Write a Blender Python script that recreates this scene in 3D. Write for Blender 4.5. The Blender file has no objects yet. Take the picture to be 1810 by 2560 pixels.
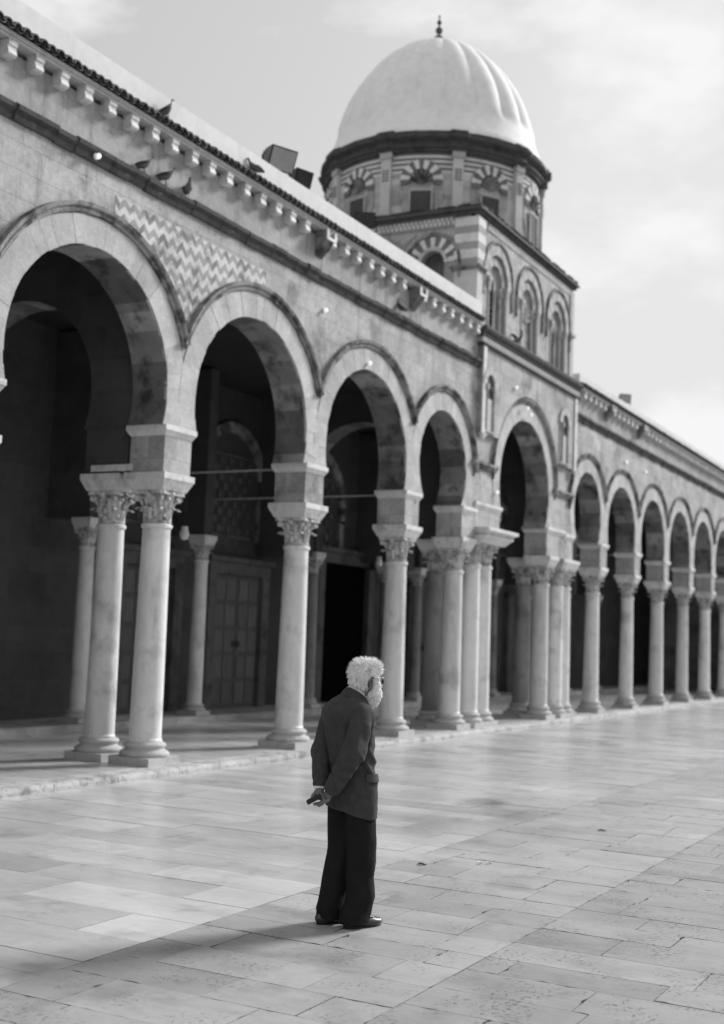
import bpy, math, random
import numpy as np
from mathutils import Vector, Matrix, noise, geometry
random.seed(7)
rad = math.radians
S = bpy.context.scene
COL = S.collection

# ------------------------------------------------------------ camera
YAW, PITCH, ROLL = rad(28.14), rad(5.593), rad(2.271)
CAMH = 1.85
fw = Vector((math.cos(YAW)*math.cos(PITCH), math.sin(YAW)*math.cos(PITCH), math.sin(PITCH)))
rt = Vector((math.sin(YAW), -math.cos(YAW), 0))
up = rt.cross(fw)
r2 = rt*math.cos(ROLL) + up*math.sin(ROLL)
u2 = -rt*math.sin(ROLL) + up*math.cos(ROLL)
cam_d = bpy.data.cameras.new('camera')
cam = bpy.data.objects.new('camera', cam_d); COL.objects.link(cam)
cam.matrix_world = Matrix(((r2.x, u2.x, -fw.x, 0), (r2.y, u2.y, -fw.y, 0), (r2.z, u2.z, -fw.z, CAMH), (0, 0, 0, 1)))
cam_d.sensor_fit = 'VERTICAL'; cam_d.sensor_height = 36.0*2560/2255; cam_d.sensor_width = 36.0*1810/2255
cam_d.lens = 50.0*3132/3132
cam_d.lens = 3132/2560*cam_d.sensor_height
cam_d.clip_start = 0.1; cam_d.clip_end = 2000
cam_d.dof.use_dof = True; cam_d.dof.focus_distance = 7.95; cam_d.dof.aperture_fstop = 1.8
S.camera = cam

# ------------------------------------------------------------ sky, sun, exposure
SUN_EL = rad(31)
sun_h = Vector((0.93, -0.40)).normalized()
SKY_STRENGTH, SUN_STRENGTH, EXPOSURE = 0.12, 4.6, 0.0
world = bpy.data.worlds.new('World'); S.world = world; world.use_nodes = True
nt = world.node_tree; nt.nodes.clear()
def WN(t, **k):
    n = nt.nodes.new(t)
    for a, b in k.items(): setattr(n, a, b)
    return n
sky = WN('ShaderNodeTexSky', sky_type='NISHITA', sun_disc=False, sun_elevation=SUN_EL,
         sun_rotation=math.atan2(sun_h.x, sun_h.y), air_density=1.2, dust_density=4.0, ozone_density=1.0)
bw = WN('ShaderNodeRGBToBW')
tc = WN('ShaderNodeTexCoord'); mp = WN('ShaderNodeMapping'); mp.inputs['Scale'].default_value = (1, 1, 2.2)
n1 = WN('ShaderNodeTexNoise'); n1.inputs['Scale'].default_value = 3.4; n1.inputs['Detail'].default_value = 7; n1.inputs['Roughness'].default_value = .55
rmp = WN('ShaderNodeValToRGB'); rmp.color_ramp.elements[0].position = .50; rmp.color_ramp.elements[1].position = .60
mix = WN('ShaderNodeMix', data_type='FLOAT')
cl = WN('ShaderNodeMath', operation='MULTIPLY'); cl.inputs[1].default_value = .75
bwsoft = WN('ShaderNodeMapRange'); bwsoft.inputs['From Min'].default_value = 0; bwsoft.inputs['From Max'].default_value = 6
bwsoft.inputs['To Min'].default_value = 3.3; bwsoft.inputs['To Max'].default_value = 6.7
bg = WN('ShaderNodeBackground'); bg.inputs['Strength'].default_value = SKY_STRENGTH
out = WN('ShaderNodeOutputWorld')
L = nt.links.new
L(sky.outputs[0], bw.inputs[0]); L(tc.outputs['Generated'], mp.inputs[0]); L(mp.outputs[0], n1.inputs['Vector'])
L(n1.outputs[0], rmp.inputs[0]); L(rmp.outputs[0], cl.inputs[0]); L(cl.outputs[0], mix.inputs['Factor'])
L(bw.outputs[0], bwsoft.inputs['Value']); L(bwsoft.outputs[0], mix.inputs['A']); mix.inputs['B'].default_value = 8.1
L(mix.outputs[0], bg.inputs['Color']); L(bg.outputs[0], out.inputs[0])
sd = bpy.data.lights.new('sun', 'SUN'); sd.energy = SUN_STRENGTH; sd.angle = rad(13)
sun = bpy.data.objects.new('sun', sd); COL.objects.link(sun)
tosun = Vector((sun_h.x*math.cos(SUN_EL), sun_h.y*math.cos(SUN_EL), math.sin(SUN_EL)))
sun.rotation_euler = tosun.to_track_quat('Z', 'Y').to_euler(); sun.location = (20, -20, 30)
S.view_settings.view_transform = 'Standard'; S.view_settings.look = 'None'
S.view_settings.gamma = 1; S.view_settings.exposure = EXPOSURE
S.cycles.use_denoising = True
S.cycles.max_bounces = 8

# ------------------------------------------------------------ helpers
def tag(o, label=None, cat=None, group=None, kind=None):
    if label: o['label'] = label
    if cat: o['category'] = cat
    if group: o['group'] = group
    if kind: o['kind'] = kind
    return o
def empty(name, loc, label, cat, group=None, rz=0):
    o = bpy.data.objects.new(name, None); COL.objects.link(o); o.location = loc; o.rotation_euler = (0, 0, rz)
    o.empty_display_size = .1
    return tag(o, label, cat, group)
class MB:
    def __init__(s): s.v = []; s.f = []; s.m = []; s.t = []; s.tone = .5; s.mat = 0
    def add(s, vs, fs, M=None, tone=None, mat=None):
        b = len(s.v)
        if M is not None: vs = [M @ Vector(p) for p in vs]
        s.v += [tuple(p) for p in vs]
        t = s.tone if tone is None else tone; m = s.mat if mat is None else mat
        for f in fs: s.f.append(tuple(b+i for i in f)); s.m.append(m); s.t.append(t)
    def box(s, x0, x1, y0, y1, z0, z1, **k):
        s.add([(x0,y0,z0),(x1,y0,z0),(x1,y1,z0),(x0,y1,z0),(x0,y0,z1),(x1,y0,z1),(x1,y1,z1),(x0,y1,z1)],
              [(0,3,2,1),(4,5,6,7),(0,1,5,4),(1,2,6,5),(2,3,7,6),(3,0,4,7)], **k)
    def frus(s, c, a0, b0, a1, b1, z0, z1, **k):   # rectangular frustum round (cx,cy)
        x, y = c
        s.add([(x-a0,y-b0,z0),(x+a0,y-b0,z0),(x+a0,y+b0,z0),(x-a0,y+b0,z0),(x-a1,y-b1,z1),(x+a1,y-b1,z1),(x+a1,y+b1,z1),(x-a1,y+b1,z1)],
              [(0,3,2,1),(4,5,6,7),(0,1,5,4),(1,2,6,5),(2,3,7,6),(3,0,4,7)], **k)
    def lathe(s, prof, n=32, c=(0,0,0), cap=True, fn=None, **k):
        vs = []; fs = []
        for i, (r, z) in enumerate(prof):
            for j in range(n):
                a = 2*math.pi*j/n; rr = r*(fn(a, i, z) if fn else 1)
                vs.append((c[0]+rr*math.cos(a), c[1]+rr*math.sin(a), c[2]+z))
        for i in range(len(prof)-1):
            for j in range(n):
                fs.append((i*n+j, i*n+(j+1) % n, (i+1)*n+(j+1) % n, (i+1)*n+j))
        if cap:
            fs.append(tuple(range(n))[::-1]); m = len(prof)-1; fs.append(tuple(m*n+j for j in range(n)))
        s.add(vs, fs, **k)
    def tube(s, pts, rs, n=8, **k):
        pts = [Vector(p) for p in pts]
        if not hasattr(rs, '__len__'): rs = [rs]*len(pts)
        vs = []; fs = []; prev = None
        for i, p in enumerate(pts):
            t = (pts[min(i+1, len(pts)-1)]-pts[max(i-1, 0)]).normalized()
            if prev is None:
                a = Vector((0, 0, 1)) if abs(t.z) < .9 else Vector((1, 0, 0)); x = t.cross(a).normalized()
            else:
                x = (prev-t*prev.dot(t)).normalized()
            prev = x; y = t.cross(x)
            for j in range(n):
                q = 2*math.pi*j/n; vs.append(p+(x*math.cos(q)+y*math.sin(q))*rs[i])
        for i in range(len(pts)-1):
            for j in range(n): fs.append((i*n+j, i*n+(j+1) % n, (i+1)*n+(j+1) % n, (i+1)*n+j))
        fs.append(tuple(range(n))[::-1]); m = len(pts)-1; fs.append(tuple(m*n+j for j in range(n)))
        s.add(vs, fs, **k)
    def prism(s, poly, plane, a, b, front=True, back=True, side_mat=None, side_tone=None, **k):
        """poly: 2D outline counter-clockwise; plane 'xz' -> extruded along y from a to b; 'yz' -> along x; 'xy' along z"""
        P3 = {'xz': lambda p, q: (p[0], q, p[1]), 'yz': lambda p, q: (q, p[0], p[1]), 'xy': lambda p, q: (p[0], p[1], q)}[plane]
        tri = geometry.tessellate_polygon([[Vector((p[0], p[1], 0)) for p in poly]])
        n = len(poly); A = [P3(p, a) for p in poly]; B = [P3(p, b) for p in poly]
        if front: s.add(A, [tuple(t) for t in tri], **k)
        if back: s.add(B, [tuple(reversed(t)) for t in tri], **k)
        for i in range(n):
            j = (i+1) % n
            kk = dict(k)
            if side_mat is not None: kk['mat'] = side_mat
            if side_tone: kk['tone'] = side_tone(i, poly[i], poly[j])
            s.add([A[i], A[j], B[j], B[i]], [(0, 1, 2, 3)], **kk)
    def build(s, name, mats, parent=None, smooth=False, angle=None, recalc=True):
        me = bpy.data.meshes.new(name); me.from_pydata(s.v, [], s.f)
        if not isinstance(mats, (list, tuple)): mats = [mats]
        for m in mats: me.materials.append(m)
        me.polygons.foreach_set('material_index', s.m)
        at = me.attributes.new('tone', 'FLOAT', 'FACE'); at.data.foreach_set('value', s.t)
        if recalc:
            import bmesh
            bm = bmesh.new(); bm.from_mesh(me); bmesh.ops.remove_doubles(bm, verts=bm.verts, dist=1e-5) if smooth else None
            bmesh.ops.recalc_face_normals(bm, faces=bm.faces); bm.to_mesh(me); bm.free()
        if smooth:
            me.polygons.foreach_set('use_smooth', [True]*len(me.polygons))
            if angle: me.set_sharp_from_angle(angle=rad(angle))
        o = bpy.data.objects.new(name, me); COL.objects.link(o)
        if parent: o.parent = parent
        return o
def child(proto, parent, loc=(0,0,0), rz=0, scale=None):
    o = proto.copy(); COL.objects.link(o); o.parent = parent; o.location = loc; o.rotation_euler = (0, 0, rz)
    if scale: o.scale = scale
    return o

# ------------------------------------------------------------ materials (monochrome photograph: all greys)
def mat(name, lo=.3, hi=.4, scale=3, rough=.85, bump=.3, bscale=30, tone=0., spots=None, stains=None, brick=None, spec=.3,
        chev=None, metal=0, stretch=None, pits=None, detail=8, drips=None, mott=.3, orand=0, blots=()):
    m = bpy.data.materials.new(name); m.use_nodes = True; T = m.node_tree; N = T.nodes; K = T.links.new
    b = N['Principled BSDF']; b.inputs['Roughness'].default_value = rough; b.inputs['Specular IOR Level'].default_value = spec
    b.inputs['Metallic'].default_value = metal
    def nn(t, **k):
        n = N.new(t)
        for a, v in k.items(): setattr(n, a, v)
        return n
    def M(op, a, c=None, clamp=False):
        n = nn('ShaderNodeMath', operation=op, use_clamp=clamp)
        for i, q in enumerate((a, c)):
            if q is None: continue
            if isinstance(q, (int, float)): n.inputs[i].default_value = q
            else: K(q, n.inputs[i])
        return n.outputs[0]
    g = nn('ShaderNodeNewGeometry'); pos = g.outputs['Position']
    if stretch:
        mpn = nn('ShaderNodeMapping'); mpn.inputs['Scale'].default_value = stretch; K(pos, mpn.inputs[0]); npos = mpn.outputs[0]
    else: npos = pos
    def noi(sc, det=detail, r=.6, p=npos):
        n = nn('ShaderNodeTexNoise'); n.inputs['Scale'].default_value = sc; n.inputs['Detail'].default_value = det
        n.inputs['Roughness'].default_value = r; K(p, n.inputs['Vector']); return n.outputs[0]
    def ramp(v, a, c):
        n = nn('ShaderNodeMapRange'); n.inputs['From Min'].default_value = a; n.inputs['From Max'].default_value = c; K(v, n.inputs[0]); return n.outputs[0]
    f = noi(scale); val = ramp(f, .3, .7)
    col = M('ADD', M('MULTIPLY', val, hi-lo), lo)
    fine = noi(scale*9, 4)
    col = M('MULTIPLY', col, M('ADD', M('MULTIPLY', fine, mott), 1-mott/2))
    height = fine
    if tone:
        a = nn('ShaderNodeAttribute', attribute_name='tone'); col = M('MULTIPLY', col, M('ADD', M('MULTIPLY', a.outputs['Fac'], 2*tone), 1-tone))
    for bx, by, rx, ry, am in blots:
        d_ = nn('ShaderNodeVectorMath', operation='SUBTRACT'); K(pos, d_.inputs[0]); d_.inputs[1].default_value = (bx, by, 0)
        e_ = nn('ShaderNodeVectorMath', operation='MULTIPLY'); K(d_.outputs[0], e_.inputs[0]); e_.inputs[1].default_value = (1/rx, 1/ry, 0)
        l_ = nn('ShaderNodeVectorMath', operation='LENGTH'); K(e_.outputs[0], l_.inputs[0])
        f_ = ramp(M('ADD', l_.outputs['Value'], M('MULTIPLY', noi(2.2, 6, .7), 1.2)), 1.75, 1.05)
        col = M('MULTIPLY', col, M('SUBTRACT', 1, M('MULTIPLY', M('MULTIPLY', f_, am), M('ADD', M('MULTIPLY', noi(9, 5, .7), .9), .5))))
    if orand:
        oi = nn('ShaderNodeObjectInfo'); col = M('MULTIPLY', col, M('ADD', M('MULTIPLY', oi.outputs['Random'], orand), 1-orand*.6))
    if brick:
        w, h, mort, var = brick
        sp = nn('ShaderNodeSeparateXYZ'); K(pos, sp.inputs[0]); cb = nn('ShaderNodeCombineXYZ')
        wob = noi(1.3, 2); K(M('ADD', M('ADD', sp.outputs[0], sp.outputs[1]), M('MULTIPLY', wob, .05)), cb.inputs[0]); K(M('ADD', sp.outputs[2], M('MULTIPLY', wob, .03)), cb.inputs[1])
        br = nn('ShaderNodeTexBrick'); K(cb.outputs[0], br.inputs['Vector']); br.inputs['Scale'].default_value = 1
        br.inputs['Color1'].default_value = (1-var,)*3+(1,); br.inputs['Color2'].default_value = (1+var,)*3+(1,)
        br.inputs['Mortar'].default_value = (.62,)*3+(1,); br.inputs['Mortar Size'].default_value = mort; br.inputs['Mortar Smooth'].default_value = .6
        br.inputs['Brick Width'].default_value = w; br.inputs['Row Height'].default_value = h
        col = M('MULTIPLY', col, br.outputs['Color']); height = M('SUBTRACT', height, M('MULTIPLY', br.outputs['Fac'], .7))
    if stains:
        amt, sc, thr = stains
        st = ramp(noi(sc, 6, .65, pos), thr, thr+.14); col = M('MULTIPLY', col, M('SUBTRACT', 1, M('MULTIPLY', st, amt)))
    if drips:
        amt, thr = drips
        mm = nn('ShaderNodeMapping'); mm.inputs['Scale'].default_value = (5, 5, .7); K(pos, mm.inputs[0])
        st = ramp(noi(1, 6, .7, mm.outputs[0]), thr, thr+.15); col = M('MULTIPLY', col, M('SUBTRACT', 1, M('MULTIPLY', st, amt)))
    if spots:
        amt, sc, thr = spots
        mk = ramp(noi(sc, 6, .7, pos), thr, thr+.06); zone = ramp(noi(sc*.09, 4, .6, pos), .47, .58)
        mk = M('MULTIPLY', mk, zone); col = M('MULTIPLY', col, M('SUBTRACT', 1, M('MULTIPLY', mk, amt))); height = M('SUBTRACT', height, M('MULTIPLY', mk, .8))
    if chev:
        px, pz, amp = chev
        sp = nn('ShaderNodeSeparateXYZ'); K(pos, sp.inputs[0])
        tri = M('PINGPONG', M('ADD', sp.outputs[0], 0), px/2)
        zz = M('DIVIDE', M('ADD', sp.outputs[2], M('MULTIPLY', tri, amp)), pz)
        fr = M('FRACT', zz); row = M('FLOOR', zz)
        seg = M('FLOOR', M('DIVIDE', sp.outputs[0], px/2))
        wn = nn('ShaderNodeTexWhiteNoise', noise_dimensions='2D'); cb = nn('ShaderNodeCombineXYZ'); K(seg, cb.inputs[0]); K(row, cb.inputs[1]); K(cb.outputs[0], wn.inputs['Vector'])
        hot = M('GREATER_THAN', fr, .5)
        dk = M('SUBTRACT', 1, M('MULTIPLY', M('GREATER_THAN', wn.outputs[0], .78), .35))
        col = M('MULTIPLY', col, M('ADD', M('MULTIPLY', hot, 1.0), M('MULTIPLY', M('SUBTRACT', 1, hot), M('MULTIPLY', dk, .56))))
    cb2 = nn('ShaderNodeCombineXYZ')
    for i in range(3): K(col, cb2.inputs[i])
    K(cb2.outputs[0], b.inputs['Base Color'])
    if bump:
        big = noi(bscale, 5)
        h2 = M('ADD', M('MULTIPLY', height, .6), M('MULTIPLY', big, .4))
        bp = nn('ShaderNodeBump'); bp.inputs['Strength'].default_value = bump; bp.inputs['Distance'].default_value = .02; K(h2, bp.inputs['Height']); K(bp.outputs[0], b.inputs['Normal'])
    if rough < .5:
        K(M('ADD', M('MULTIPLY', noi(2.3, 4), .3), rough-.15), b.inputs['Roughness'])
    return m
W_STONE = mat('ashlar', .30, .45, 1.9, mott=.7, brick=(.62, .31, .005, .12), stains=(.45, 1.3, .53), drips=(.34, .54), bump=.35, spots=(.5, 11, .59))
W_PLAST = mat('upper_band', .27, .41, 1.4, mott=.6, stains=(.42, 1.1, .53), drips=(.45, .53), bump=.3, brick=(1.4, .6, .003, .03), spots=(.5, 10, .63))
W_SOFF = mat('soffit_stone', .15, .28, 2.2, tone=.5, stains=(.65, 3.2, .50), bump=.5)  # block tones and stains are real; base darkened to carry the arches' shade
W_VOUS = mat('voussoir', .35, .49, 2.8, mott=.6, tone=.12, stains=(.25, 2, .6), bump=.3, spots=(.4, 12, .64))
W_HOOD = mat('hood_weathered', .16, .34, 3.5, stains=(.8, 2.8, .47), bump=.8, mott=.9)
W_DARK = mat('lichened_moulding', .04, .125, 3, stains=(.6, 3, .5), bump=.6)
W_MARB = mat('white_marble', .52, .68, 2.6, rough=.6, stains=(.4, 3.3, .54), bump=.25, drips=(.3, .55), mott=.5)
W_SHAFT = mat('column_marble', .58, .75, 1.2, rough=.5, stretch=(1, 1, .5), stains=(.34, 1.7, .54), bump=.14, drips=(.32, .55), spots=(.3, 9, .62), orand=.22)
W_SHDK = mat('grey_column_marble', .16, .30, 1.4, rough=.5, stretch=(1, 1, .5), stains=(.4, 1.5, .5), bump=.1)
W_CAP = mat('capital_marble', .46, .62, 6, stains=(.65, 9, .50), bump=.5)
W_BASE = mat('base_stone', .40, .55, 4, stains=(.35, 4, .52), bump=.5)
W_WHITE = mat('white_wash', .60, .70, .8, bump=.08, stains=(.10, .8, .55), drips=(.12, .56))
W_DOME = mat('dome_plaster', .78, .86, .7, bump=.08, stains=(.05, 1.1, .52), drips=(.07, .55))
W_TILE = mat('roof_tile', .05, .11, 8, tone=.4, bump=.5)
W_INT = mat('interior_plaster', .045, .09, 1.0, brick=(.9, .45, .004, .12), stains=(.4, 1, .5), bump=.3)  # albedo lowered so the gallery's shade is partly in the colour
W_CEIL = mat('dark_ceiling', .02, .035, 2, bump=.3)  # flat near-black, the gallery's gloom put into the ceiling colour
W_DOOR = mat('old_timber', .085, .14, 4, stretch=(6, 6, .6), bump=.5, tone=.3)
W_FRAME = mat('door_surround', .08, .13, 3, stains=(.4, 2, .5), bump=.4)
W_BLACK = mat('black_metal', .02, .03, 4, rough=.45, bump=0, metal=.6)
W_TOWER = mat('tower_stone', .28, .46, 2.2, mott=.8, brick=(.5, .22, .006, .12), stains=(.4, 1.5, .55), drips=(.35, .55), bump=.35, tone=.0)
W_TONE = mat('banded_stone', .36, .46, 2.2, tone=.62, stains=(.3, 2, .55), bump=.3)
W_CHEV = mat('zigzag_inlay', .46, .62, 2.0, chev=(.20, .20, 1.0), stains=(.5, 3.2, .50), bump=.3, mott=.6)
W_TVOUS = mat('tower_voussoir', .30, .42, 3, tone=.25, stains=(.45, 3, .52), bump=.4)
W_TCOL = mat('colonnette_stone', .34, .48, 3, stains=(.4, 3, .52), bump=.3)
W_GLASSD = mat('dark_glazing', .02, .04, 4, rough=.3, bump=0)
# ------------------------------------------------------------ ground
YF, YB = 9.80, 10.35          # facade wall front / back
FLZ = .09
M_SLAB = mat('marble_slabs', .41, .55, 1.5, rough=.30, tone=.17, stretch=(1.2, .45, 1), bump=.03, bscale=6, spec=.5, blots=((13.55, 5.55, .5, .28, .5), (12.2, 5.3, 1.3, .5, .2), (13.0, 4.75, .7, .25, .4)), stains=(.25, 2.2, .55))
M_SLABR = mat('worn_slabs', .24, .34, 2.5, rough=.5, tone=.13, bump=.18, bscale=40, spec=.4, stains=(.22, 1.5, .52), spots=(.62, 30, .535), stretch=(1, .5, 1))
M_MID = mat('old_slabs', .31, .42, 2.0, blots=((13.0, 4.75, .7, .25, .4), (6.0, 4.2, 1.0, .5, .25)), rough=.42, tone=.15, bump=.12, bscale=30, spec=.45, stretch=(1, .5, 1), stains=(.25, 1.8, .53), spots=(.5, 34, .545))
M_JOINT = mat('joint_dirt', .12, .22, 10, bump=.3)
g = MB(); g.box(-260, 320, -260, 320, -1.0, -.014); o = g.build('ground', M_JOINT); tag(o, kind='structure')
rs = random.Random(3)
def slabs(name, X0, X1, Y0, Y1, wx, ly, z, mt, gap=.0035, t=.03):
    m = MB(); x = X0
    while x < X1-.02:
        w = min(rs.uniform(*wx), X1-x)
        if X1-x-w < .12: w = X1-x
        y = Y0+0
        first = True
        while y < Y1-.01:
            l = rs.uniform(*ly)*(rs.uniform(.3, 1) if first else 1); first = False
            if y+l > Y1-.15: l = Y1-y
            gp = gap*rs.uniform(.15, 1.6); dz = rs.uniform(-.0015, .0015); b = .0002
            ta = rs.gauss(.5, .26); ta = max(0, min(1, ta))
            if 6.0 < x+w/2 < 8.1 and 4.6 < y+l/2 < 5.6: ta = 1.15
            x0, x1, y0, y1 = x+gp, x+w-gp, y+gp, y+l-gp
            zt = z+dz; near = y0 < 4.6 and 3.5 < x0 < 15
            pts = []
            for (xa, ya), (xb, yb) in (((x0, y0), (x1, y0)), ((x1, y0), (x1, y1)), ((x1, y1), (x0, y1)), ((x0, y1), (x0, y0))):
                L0 = math.hypot(xb-xa, yb-ya); k = max(1, int(L0/.05)) if near else 1
                ux, uy = (xb-xa)/L0, (yb-ya)/L0
                for s in range(k):
                    q = s/k; j_ = 0
                    if near:
                        nv = noise.noise(Vector((x0*7+xa+q*L0*9, y0*5+ya*3, 2))); j_ = .0028*abs(nv)+max(0, nv-.33)*.045
                        if s == 0: j_ = rs.choice((0, 0, .003, .008))
                    pts.append((xa+(xb-xa)*q-uy*j_, ya+(yb-ya)*q+ux*j_))
            n_ = len(pts)
            m.add([(a_, b_, zt) for a_, b_ in pts], [tuple(range(n_))], tone=ta)
            m.add([(a_, b_, zt) for a_, b_ in pts]+[(a_, b_, zt-t) for a_, b_ in pts], [(q, q+n_, (q+1) % n_+n_, (q+1) % n_) for q in range(n_)], tone=ta, mat=1)
            y += l
        x += w
    o = m.build(name, [mt, M_JOINT], recalc=False); tag(o, kind='structure'); return o
slabs('courtyard_paving', -30, 62, 4.62, 9.50, (.32, .62), (.5, 1.7), 0, M_SLAB, gap=.0016)
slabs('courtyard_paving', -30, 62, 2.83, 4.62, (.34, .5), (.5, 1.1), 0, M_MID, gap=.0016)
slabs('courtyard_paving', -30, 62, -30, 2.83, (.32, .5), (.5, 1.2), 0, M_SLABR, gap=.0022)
slabs('gallery_floor', 1.5, 56, 9.86, 13.75, (.45, .8), (.6, 1.2), FLZ, M_SLAB, gap=.002)
# chipped kerb stones along the gallery step
def kerb():
    m = MB(); x = 1.5
    while x < 56:
        l = rs.uniform(1.0, 1.8); n = 8; ta = rs.uniform(.5, 1)
        for i in range(n):
            xa, xb = x+.004+(l-.008)*i/n, x+.004+(l-.008)*(i+1)/n
            def yy(q): return 9.50+.012*noise.noise(Vector((q*4, 0, 1)))+.01*noise.noise(Vector((q*15, 3, 1)))
            def ch(q): return .014+.018*max(0, noise.noise(Vector((q*5, 7, 1))))
            A = [(xa, yy(xa), -.05), (xa, yy(xa), FLZ-.03-ch(xa)), (xa, yy(xa)+ch(xa), FLZ-.001), (xa, 9.86, FLZ), (xa, 9.86, -.05)]
            B = [(xb, yy(xb), -.05), (xb, yy(xb), FLZ-.03-ch(xb)), (xb, yy(xb)+ch(xb), FLZ-.001), (xb, 9.86, FLZ), (xb, 9.86, -.05)]
            m.add(A+B, [(k, k+5, (k+1) % 5+5, (k+1) % 5) for k in range(5)]+([(0, 1, 2, 3, 4)] if i == 0 else [])+([(5, 6, 7, 8, 9)] if i == n-1 else []), tone=ta)
        x += l
    o = m.build('kerb', mat('kerb_stone', .36, .50, 3, tone=.12, bump=.5, bscale=25, stains=(.5, 5, .5), spots=(.6, 16, .56))); tag(o, kind='structure')
kerb()
m = MB(); m.box(1.5, 56, 9.86, 15.6, -.3, .05); o = m.build('gallery_bed', M_JOINT); tag(o, kind='structure')

# ------------------------------------------------------------ the arcade building
ARC = empty('arcade_gallery', (26, 10, 0), 'long weathered stone gallery of horseshoe arches on marble columns along the courtyard', 'arcade building')
ARC_T = Matrix.Translation((-26, -10, 0))
def fix(o):   # geometry written in world coordinates: cancel the parent's offset
    o.matrix_parent_inverse = ARC_T; return o
X_L, X_R = 1.5, 56.0
# pillars as wall blocks (x0,x1) at springing level and arches (xc, zc, R)
blocks = [(1.5, 2.84), (5.79, 6.37), (9.33, 9.91), (12.87, 13.45), (16.44, 17.0), (19.94, 20.51), (22.48, 24.45), (27.40, 29.27), (31.50, 32.06), (34.72, 35.28), (37.96, 38.52), (41.2, 41.76), (44.4, 44.96), (47.6, 48.16), (50.8, 56.0)]
arches = [(4.31, 4.86, 1.47), (7.85, 4.86, 1.47), (11.38, 4.86, 1.47), (14.93, 4.86, 1.47), (18.46, 4.84, 1.46), (21.52, 5.08, 1.08), (25.9, 5.16, 1.54), (30.37, 5.06, 1.09), (33.38, 4.82, 1.32), (36.62, 4.82, 1.33), (39.86, 4.82, 1.33), (43.08, 4.82, 1.33), (46.3, 4.82, 1.33), (49.5, 4.82, 1.33)]
LEDGE = 4.45; TOPZ = 8.06
def arch_pts(xc, zc, R, zs, n=40, x0=None, x1=None):
    """points of a horseshoe arch, from its left springing over the crown to its right springing"""
    d = zc-zs; h = min(d, R*.6); a0 = math.asin(min(1, h/R))
    pts = []
    for i in range(n+1):
        a = math.pi+a0-(math.pi+2*a0)*i/n; pts.append((xc+R*math.cos(a), zc+R*math.sin(a)))
    if d > h+1e-4: pts = [(pts[0][0], zs)]+pts+[(pts[-1][0], zs)]
    return pts
poly = [(X_L, LEDGE)]
for i, (xc, zc, R) in enumerate(arches):
    zs = LEDGE; pts = arch_pts(xc, zc, R, zs); poly += pts
poly += [(X_R, LEDGE), (X_R, TOPZ), (X_L, TOPZ)]
rt_ = random.Random(5)
tone_c = {}
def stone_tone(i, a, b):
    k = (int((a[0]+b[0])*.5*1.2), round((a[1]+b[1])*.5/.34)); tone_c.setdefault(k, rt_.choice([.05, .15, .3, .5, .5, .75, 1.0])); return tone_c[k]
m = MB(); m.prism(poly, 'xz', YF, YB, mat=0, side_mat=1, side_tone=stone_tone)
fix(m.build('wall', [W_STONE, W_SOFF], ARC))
# plastered band between string course and eaves
def wall_band():
    m = MB()
    for a, b in ((X_L, 23.08), (29.05, X_R)): m.box(a, b, YF-.012, YF-.002, 7.50, 8.05)
    fix(m.build('eaves_band', W_PLAST, ARC))
wall_band()
# voussoir rings: one part per arch; hood moulding: one part per arch
def ring(xc, zc, R0, R1, y0, y1, a0, a1, nst, tones, gap=.012, sub=3):
    m = MB()
    for i in range(nst):
        b0 = a0+(a1-a0)*i/nst+gap/R0/2; b1 = a0+(a1-a0)*(i+1)/nst-gap/R0/2
        t = tones(i)
        jr0, jr1 = R0+rt_.uniform(-.010, .004), R1+rt_.uniform(-.02, .008)
        outer = [(xc+jr1*math.cos(b0+(b1-b0)*k/sub), zc+jr1*math.sin(b0+(b1-b0)*k/sub)) for k in range(sub+1)]
        inner = [(xc+jr0*math.cos(b0+(b1-b0)*k/sub), zc+jr0*math.sin(b0+(b1-b0)*k/sub)) for k in range(sub+1)]
        yy = y0+rt_.uniform(-.003, .003)
        for k in range(sub):
            m.add([(p[0], q, p[1]) for q in (yy, y1) for p in (inner[k], inner[k+1], outer[k+1], outer[k])],
                  [(0, 1, 2, 3), (4, 7, 6, 5), (0, 4, 5, 1), (1, 5, 6, 2), (2, 6, 7, 3), (3, 7, 4, 0)], tone=t)
    return m
def sweep(path, prof, plane='xz', wear=.006):
    """path of 2D points (x,z), profile list of (offset outwards, y)"""
    m = MB(); n = len(path); vs = []
    for i, p in enumerate(path):
        a = path[max(0, i-1)]; b = path[min(n-1, i+1)]
        if 0 < i < n-1:
            d1 = Vector((p[0]-a[0], p[1]-a[1])).normalized(); d2 = Vector((b[0]-p[0], b[1]-p[1])).normalized()
            n1 = Vector((-d1.y, d1.x)); n2 = Vector((-d2.y, d2.x)); nn = (n1+n2).normalized(); nn = nn/max(.5, nn.dot(n1))
        else:
            d = Vector((b[0]-a[0], b[1]-a[1])).normalized(); nn = Vector((-d.y, d.x))
        for off, y in prof:
            wv = wear*noise.noise(Vector((p[0]*6, p[1]*6, off*30))); off += wv; y += wv
            q = (p[0]+nn.x*off, p[1]+nn.y*off); vs.append((q[0], y, q[1]) if plane == 'xz' else (y, q[0], q[1]))
    k = len(prof); fs = []
    for i in range(n-1):
        for j in range(k): fs.append((i*k+j, i*k+(j+1) % k, (i+1)*k+(j+1) % k, (i+1)*k+j))
    fs.append(tuple(range(k))); fs.append(tuple((n-1)*k+j for j in range(k))[::-1])
    m.add(vs, fs); return m
HOODPROF = [(0, YF+.02), (0, YF-.035), (.03, YF-.05), (.05, YF-.035), (.07, YF-.075), (.115, YF-.085), (.125, YF+.02)]
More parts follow.
